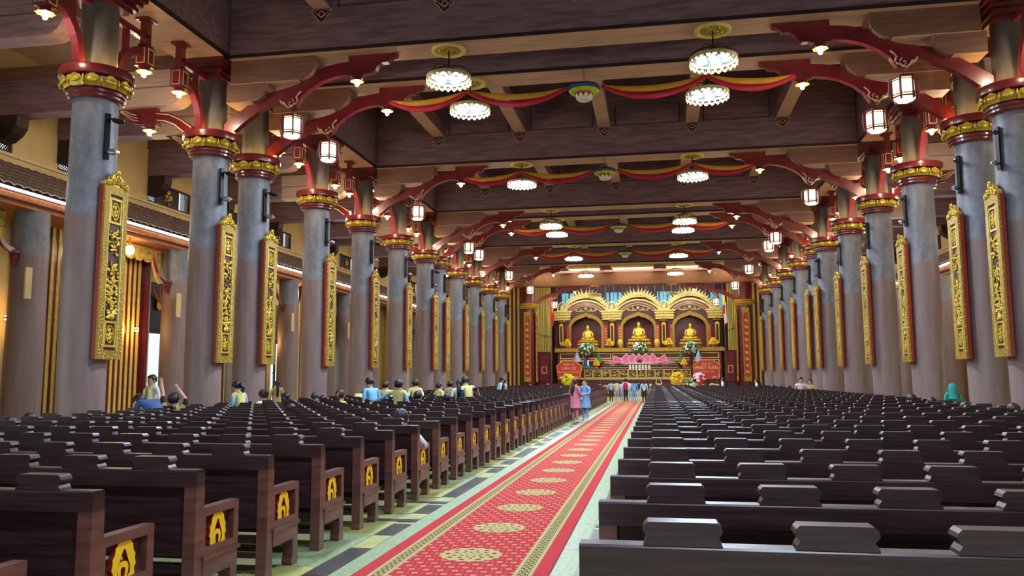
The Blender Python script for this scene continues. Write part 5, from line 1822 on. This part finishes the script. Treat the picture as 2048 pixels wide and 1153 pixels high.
fc = MB()
for s_ in (-1, 1):
    fc.ell((s_ * .034, .082, -.012), .013, .008, .007, 8, 5)
    fc.cbox((s_ * .034, .086, .012), (.03, .006, .006))
face_me = fc.mesh('eyes', 'hair')
mouth_me = MB().ell((0, .078, -.078), .022, .008, .007, 8, 5).mesh('mouth', 'lotus_pink')
ear_me = MB().ell((-.09, -.005, -.02), .012, .02, .03, 8, 5).ell((.09, -.005, -.02), .012, .02, .03, 8, 5).mesh('ears', 'skin')
bag_me = MB().lathe([(0, -.19), (.10, -.19), (.15, -.12), (.155, .08), (.12, .17), (0, .2)], 14).mesh('backpack', 'red_bag', True)


def person(x, y, top, pose, o, label):
    arm = o.get('arm')
    if o.get('raise_'): arm = 'up'
    if pose in ('sittall', 'sitreach') :
        if top > 1.3:
            y += .38
            pose = 'lean' if pose == 'sitreach' else 'stand'
        else:
            pose = 'sit'
    if pose == 'standlow': pose = 'stand'
    me, reg, J = pose_mesh(pose, arm, o.get('hold', 0))
    s = top / {'sit': 1.285, 'raise': 1.285, 'sitarm': 1.285, 'bend': 1.27, 'bendL': 1.27}.get(pose, 1.635)
    if pose in ('sit', 'raise', 'sitarm'): s = max(.82, min(.98, s))
    t = thing('person', label, 'person', (x, y, 0), o.get('rz', 0), 'people in the hall')
    t.scale = (s, s, s)
    m2 = me.copy()
    mats = {'skin': o.get('skin', 'skin'), 'top': o['top'], 'sleeve': o['sleeve'], 'fore': o.get('skin', 'skin') if o.get('bare') else o['sleeve'], 'bot': o['bot'], 'shoe': 'shoe'}
    names = list(dict.fromkeys(mats.values()))
    for n_ in names: m2.materials.append(MATS[n_])
    m2.polygons.foreach_set('material_index', [names.index(mats[r_]) for r_ in reg])
    put('body', m2, t)
    hx = Vector(J['head'][:3])
    tilt = -.9 if pose in ('bend', 'bendL') else (-.35 if pose == 'lean' else 0)
    for n_, me_ in (('hair', hair_mesh(o.get('hairstyle', 'short'), 'teal_robe' if o.get('hairstyle') == 'veil' else o.get('hairm', 'hair'))), ('eyes', face_me), ('mouth', mouth_me), ('ears', ear_me)):
        q = put(n_, me_, t, hx)
        q.rotation_euler = (tilt, 0, 0)
        q.scale = (1.12, 1.12, 1.12)
    if o.get('tunic'):
        z1 = J['waist'][2]
        MB().lathe([(.15, z1 + .12), (.165, z1 - .05), (.20, z1 - .3), (.235, z1 - .5), (.225, z1 - .5), (.15, z1 - .2)], 20).build('tunic', o['tunic'], t, smooth=True)
    if o.get('vest'):
        z1 = J['chest'][2]
        for q in (-1, 1):
            MB().tube([(q * .10, .02, z1 + .14), (q * .10, .115, z1 + .02), (q * .10, .125, z1 - .2), (q * .10, .11, z1 - .36)], [.03, .055, .06, .055], 8, flat=(1, .3)).build('vest_front', o['vest'], t, smooth=True)
    if o.get('bag'):
        z1 = J['chest'][2]
        g = put('backpack', bag_me, t, (0, -.17, z1 - .08))
        g.scale = (1, .65, 1.1)
        for q in (-1, 1):
            MB().tube([(q * .09, -.14, z1 + .05), (q * .10, -.02, z1 + .15), (q * .10, .11, z1 + .02)], .018, 6).build('strap', 'black', t)
    if o.get('hold'):
        pa = Vector(J['par'][:3])
        MB().lathe([(0, -.08), (.05, -.08), (.07, 0), (0, .02)], 10, tuple(pa + Vector((0, .04, 0)))).build('white_cup', 'white_card', t, smooth=True)


PEOPLE = [
    (-10.82, 18.50, 1.62, 'stand', dict(rz=PI*.9,top='white_shirt',sleeve='white_shirt',vest='vest',bot='khaki',bare=1), 'boy in white shirt and beige vest standing by the gold slatted wall'),
    (-7.37, 14.07, 1.26, 'raise', dict(top='vest',sleeve='black',bot='navy',bare=1), 'seated boy raising both arms above his head, dark sleeves and beige vest'),
    (-7.29, 13.46, 1.26, 'bend', dict(rz=1.2,top='denim',sleeve='denim',bot='navy',skin='skin_tan'), 'person in dark blue shirt bending down beside the boy with raised arms'),
    (-7.27, 16.04, 1.46, 'sitreach', dict(rz=1.3,top='vest',sleeve='blue_shirt',bot='navy',hairstyle='pony'), 'girl with ponytail, beige vest and light blue sleeves turned to the left wall'),
    (-7.60, 18.01, 1.36, 'sit', dict(rz=1.2,top='pale_blue',sleeve='white_shirt',bot='navy',hairstyle='bun',hairm='hair_brown'), 'girl with hair clip and pale collar sitting in profile near the second column'),
    (-10.90, 25.50, 1.44, 'stand', dict(rz=.6,top='wall_yellow',sleeve='wall_yellow',bot='wall_yellow',hairstyle='long'), 'distant person in yellow dress standing between two left columns'),
    (-5.02, 14.07, 1.05, 'sit', dict(top='vest',sleeve='white_shirt',bot='navy'), 'boy with short black hair and beige collar sitting alone among left pews'),
    (-7.47, 19.00, 1.17, 'sit', dict(top='grey_shirt',sleeve='grey_shirt',bot='black',hairstyle='long'), 'long-haired person in grey sitting behind the boy with beige collar'),
    (-7.58, 20.96, 1.13, 'sit', dict(top='khaki',sleeve='khaki',bot='black',hairm='hair_brown'), 'brown-haired head seen low between the fourth and fifth left columns'),
    (-6.93, 19.98, 1.07, 'sit', dict(top='navy',sleeve='navy',bot='black'), 'dark-haired person in navy sitting beside the brown-haired one'),
    (-6.26, 18.01, 0.99, 'sit', dict(top='white_shirt',sleeve='white_shirt',bot='black'), 'dark head with white collar low in the left pews'),
    (-5.66, 18.01, 1.27, 'sittall', dict(top='vest',sleeve='blue_shirt',bot='navy',hairstyle='pony',hairm='hair_brown'), 'girl with braid seen from behind in beige vest and light blue sleeves'),
    (-6.50, 21.34, 1.19, 'bendL', dict(top='vest',sleeve='black',bot='navy',bare=1), 'person in beige vest bending far over a pew left of the blue-shirted boy'),
    (-5.00, 18.39, 1.53, 'lean', dict(rz=.9,top='blue_shirt',sleeve='blue_shirt',bot='navy'), 'boy in light blue shirt standing and looking down to his left'),
    (-4.06, 17.40, 1.48, 'standlow', dict(top='vest',sleeve='blue_shirt',bot='navy',arm='left'), 'boy in beige vest with light blue sleeve stretched toward the blue-shirted boy'),
    (-5.71, 21.34, 1.42, 'standlow', dict(top='vest',sleeve='white_shirt',bot='navy',hairm='hair_brown'), 'person in pale vest standing behind the blue-shirted boy'),
    (-5.16, 22.33, 1.47, 'standlow', dict(rz=.5,top='vest',sleeve='white_shirt',bot='navy',hairm='hair_brown'), 'brown-haired person in beige vest standing right of the vest-wearing boy'),
    (-1.66, 10.13, 1.12, 'sitarm', dict(top='vest',sleeve='white_shirt',bot='black'), 'boy at the aisle end of a left pew, white sleeve resting on the armrest'),
    (-4.09, 19.00, 1.20, 'sit', dict(top='grey_shirt',sleeve='grey_shirt',bot='black'), 'dark head sitting just in front of the brown-haired vest wearer'),
    (-3.10, 18.01, 1.16, 'sit', dict(top='grey_shirt',sleeve='grey_shirt',bot='black'), 'dark round head low in front of the long-haired girl'),
    (-3.63, 20.96, 1.47, 'sittall', dict(top='white_shirt',sleeve='white_shirt',bot='black',hairstyle='long'), 'girl with long black hair over a white shirt, seen from behind'),
    (-3.36, 21.34, 1.55, 'lean', dict(rz=1.0,top='vest',sleeve='navy',bot='navy',hairm='hair_brown',arm='right',bare=1), 'boy in lime vest with navy sleeves leaning over the pews, right arm out'),
    (-4.73, 22.93, 1.37, 'sittall', dict(rz=-.6,top='vest',sleeve='vest',bot='navy',hairm='hair_brown'), 'girl in pale vest sitting left of the long-haired girl'),
    (-4.91, 24.90, 1.39, 'sittall', dict(rz=.5,top='khaki',sleeve='khaki',bot='black'), 'person in olive top sitting behind the long-haired girl'),
    (-4.89, 33.17, 1.51, 'lean', dict(rz=-1.2,top='pale_blue',sleeve='pale_blue',bot='navy'), 'distant person in pale shirt turned right by the last left columns'),
    (-4.79, 33.77, 1.44, 'sittall', dict(rz=-1.0,top='grey_shirt',sleeve='grey_shirt',bot='black',hairstyle='long'), 'distant long-haired person in grey beside the one in pale shirt'),
    (-6.49, 9.14, 1.02, 'sit', dict(top='navy',sleeve='navy',bot='black',hairstyle='long'), 'nearest dark-haired head at the left edge of the photo'),
    (-7.06, 10.13, 1.03, 'sit', dict(top='black',sleeve='black',bot='black'), 'second dark head at the left edge, one row farther'),
    (-3.56, 38.70, 1.21, 'sit', dict(top='black',sleeve='black',bot='black',hairm='hair_brown'), 'distant head above the far left pews before the red bench'),
    (-2.69, 36.73, 1.09, 'sit', dict(top='grey_shirt',sleeve='white_shirt',bot='black'), 'distant person in light sleeve at the right end of far left pews'),
    (-4.56, 39.68, 1.16, 'sit', dict(top='vest',sleeve='vest',bot='black'), 'distant person in lime vest below the red altar column'),
    (3.52, 43.66, 1.39, 'sittall', dict(rz=.8,top='vest',sleeve='grey_shirt',bot='black',hairstyle='bun'), 'dark-haired person in beige below the right red sign'),
    (4.84, 41.69, 1.44, 'sittall', dict(rz=1.2,top='white_shirt',sleeve='white_shirt',bot='black',hairstyle='long'), 'woman in white turned left, below the right red column'),
    (6.35, 40.70, 1.38, 'sittall', dict(rz=1.3,top='white_shirt',sleeve='pale_blue',bot='black',hairstyle='long'), 'woman in pale blue facing left beside the first right plaques'),
    (7.08, 32.83, 1.46, 'sittall', dict(rz=PI*.95,top='lotus_pale',sleeve='skin',bot='black',bare=1), 'person in pink and white top facing the viewer on the right'),
    (7.42, 32.83, 1.38, 'sittall', dict(rz=PI*.8,top='vest',sleeve='khaki',bot='black',hairstyle='long'), 'long-haired person in beige facing the viewer on the right'),
    (6.52, 36.77, 1.15, 'sit', dict(top='white_shirt',sleeve='white_shirt',bot='black',hairm='hair_brown'), 'leftmost of four low heads beyond the right pews'),
    (6.69, 35.78, 1.14, 'sit', dict(top='grey_shirt',sleeve='grey_shirt',bot='black',hairm='hair_brown'), 'second of four low heads beyond the right pews'),
    (6.87, 34.80, 1.13, 'sit', dict(top='white_shirt',sleeve='white_shirt',bot='black',hairm='hair_brown'), 'third of four low heads beyond the right pews'),
    (6.92, 33.81, 1.10, 'sit', dict(top='grey_shirt',sleeve='grey_shirt',bot='black'), 'rightmost of four low heads beyond the right pews'),
    (6.74, 15.10, 1.07, 'sit', dict(top='white_shirt',sleeve='white_shirt',bot='black',hairm='hair_brown'), 'brown-haired head with white collar near the right columns'),
    (7.10, 14.11, 1.08, 'sit', dict(top='grey_shirt',sleeve='grey_shirt',bot='black',hairm='hair_brown'), 'brown-haired head at the right edge of the photo'),
    (6.73, 18.05, 1.14, 'sit', dict(rz=.5,top='grey_shirt',sleeve='grey_shirt',bot='black'), 'dark head sitting below a gap between right columns'),
    (7.09, 17.44, 1.09, 'bend', dict(top='navy',sleeve='navy',bot='black'), 'person in navy lying low over a right pew'),
    (8.83, 22.00, 1.31, 'stand', dict(top='teal_robe',sleeve='teal_robe',bot='teal_robe',hairstyle='veil'), 'person in teal robe and hood standing behind the right colonnade'),
    (-1.18, 27.80, 1.44, 'stand', dict(rz=-.5,top='pink_robe',sleeve='pink_robe',bot='pink_robe',tunic='pink_robe',hairstyle='long',hairm='hair_brown',hold=1), 'woman in pink robe standing beside the carpet with a friend in blue'),
    (-0.86, 28.15, 1.44, 'stand', dict(rz=PI*.82,top='blue_robe',sleeve='blue_robe',bot='blue_robe',tunic='blue_robe',arm='fold'), 'person in light blue robe with arms folded beside the carpet'),
    (-1.09, 48.60, 1.30, 'stand', dict(top='grey_shirt',sleeve='grey_shirt',bot='black'), 'person in grey shirt and black trousers left of the carpet end'),
    (-0.80, 49.40, 1.30, 'stand', dict(top='vest',sleeve='grey_shirt',bot='grey_shirt'), 'person in beige vest next to the grey shirt'),
    (-0.54, 50.30, 1.23, 'stand', dict(top='lilac',sleeve='lilac',bot='lilac'), 'person in lilac standing behind the red backpack'),
    (-0.24, 48.80, 1.39, 'stand', dict(top='white_shirt',sleeve='white_shirt',bot='black',bag=1), 'person with red backpack and dark trousers at the carpet end'),
    (-0.05, 50.00, 1.29, 'stand', dict(top='pale_blue',sleeve='pale_blue',bot='pale_blue'), 'person in pale blue right of the red backpack'),
    (0.24, 49.40, 1.30, 'stand', dict(top='blue_robe',sleeve='blue_robe',bot='blue_robe',hairstyle='pony'), 'person in sky blue outfit on the carpet end'),
    (0.48, 50.60, 1.26, 'stand', dict(top='navy',sleeve='navy',bot='white_shirt'), 'person in navy top among the group at the carpet end'),
    (0.87, 46.60, 1.31, 'stand', dict(top='pale_blue',sleeve='pale_blue',bot='black',hairstyle='pony'), 'person with ponytail, pale shirt and black trousers walking right of the carpet'),
    (1.19, 48.50, 1.24, 'stand', dict(rz=-1.2,top='vest',sleeve='navy',bot='khaki',hairstyle='long'), 'long-haired person in beige vest at the head of right pews'),
    (-1.93, 51.50, 1.17, 'stand', dict(top='pale_blue',sleeve='pale_blue',bot='navy'), 'person in pale blue left of the group at the carpet end'),
    (-1.65, 52.50, 1.13, 'stand', dict(top='vest',sleeve='vest',bot='navy'), 'person in yellow vest beyond the left pew ends'),
    (1.72, 52.00, 1.25, 'stand', dict(rz=.4,top='vest',sleeve='vest',bot='khaki',raise_=1), 'person with arms raised in front of the offering cabinet'),
    (4.88, 50.50, 1.27, 'stand', dict(top='vest',sleeve='white_shirt',bot='navy'), 'person in pale vest below the right sign edge'),
    (5.19, 51.20, 1.21, 'stand', dict(top='vest',sleeve='lime',bot='navy'), 'person in lime vest beside the pale vest under the right sign'),
    (4.38, 51.00, 1.18, 'stand', dict(top='white_shirt',sleeve='white_shirt',bot='navy'), 'person in white shirt before the crimson flowers'),
]
for a_ in PEOPLE:
    person(*a_)
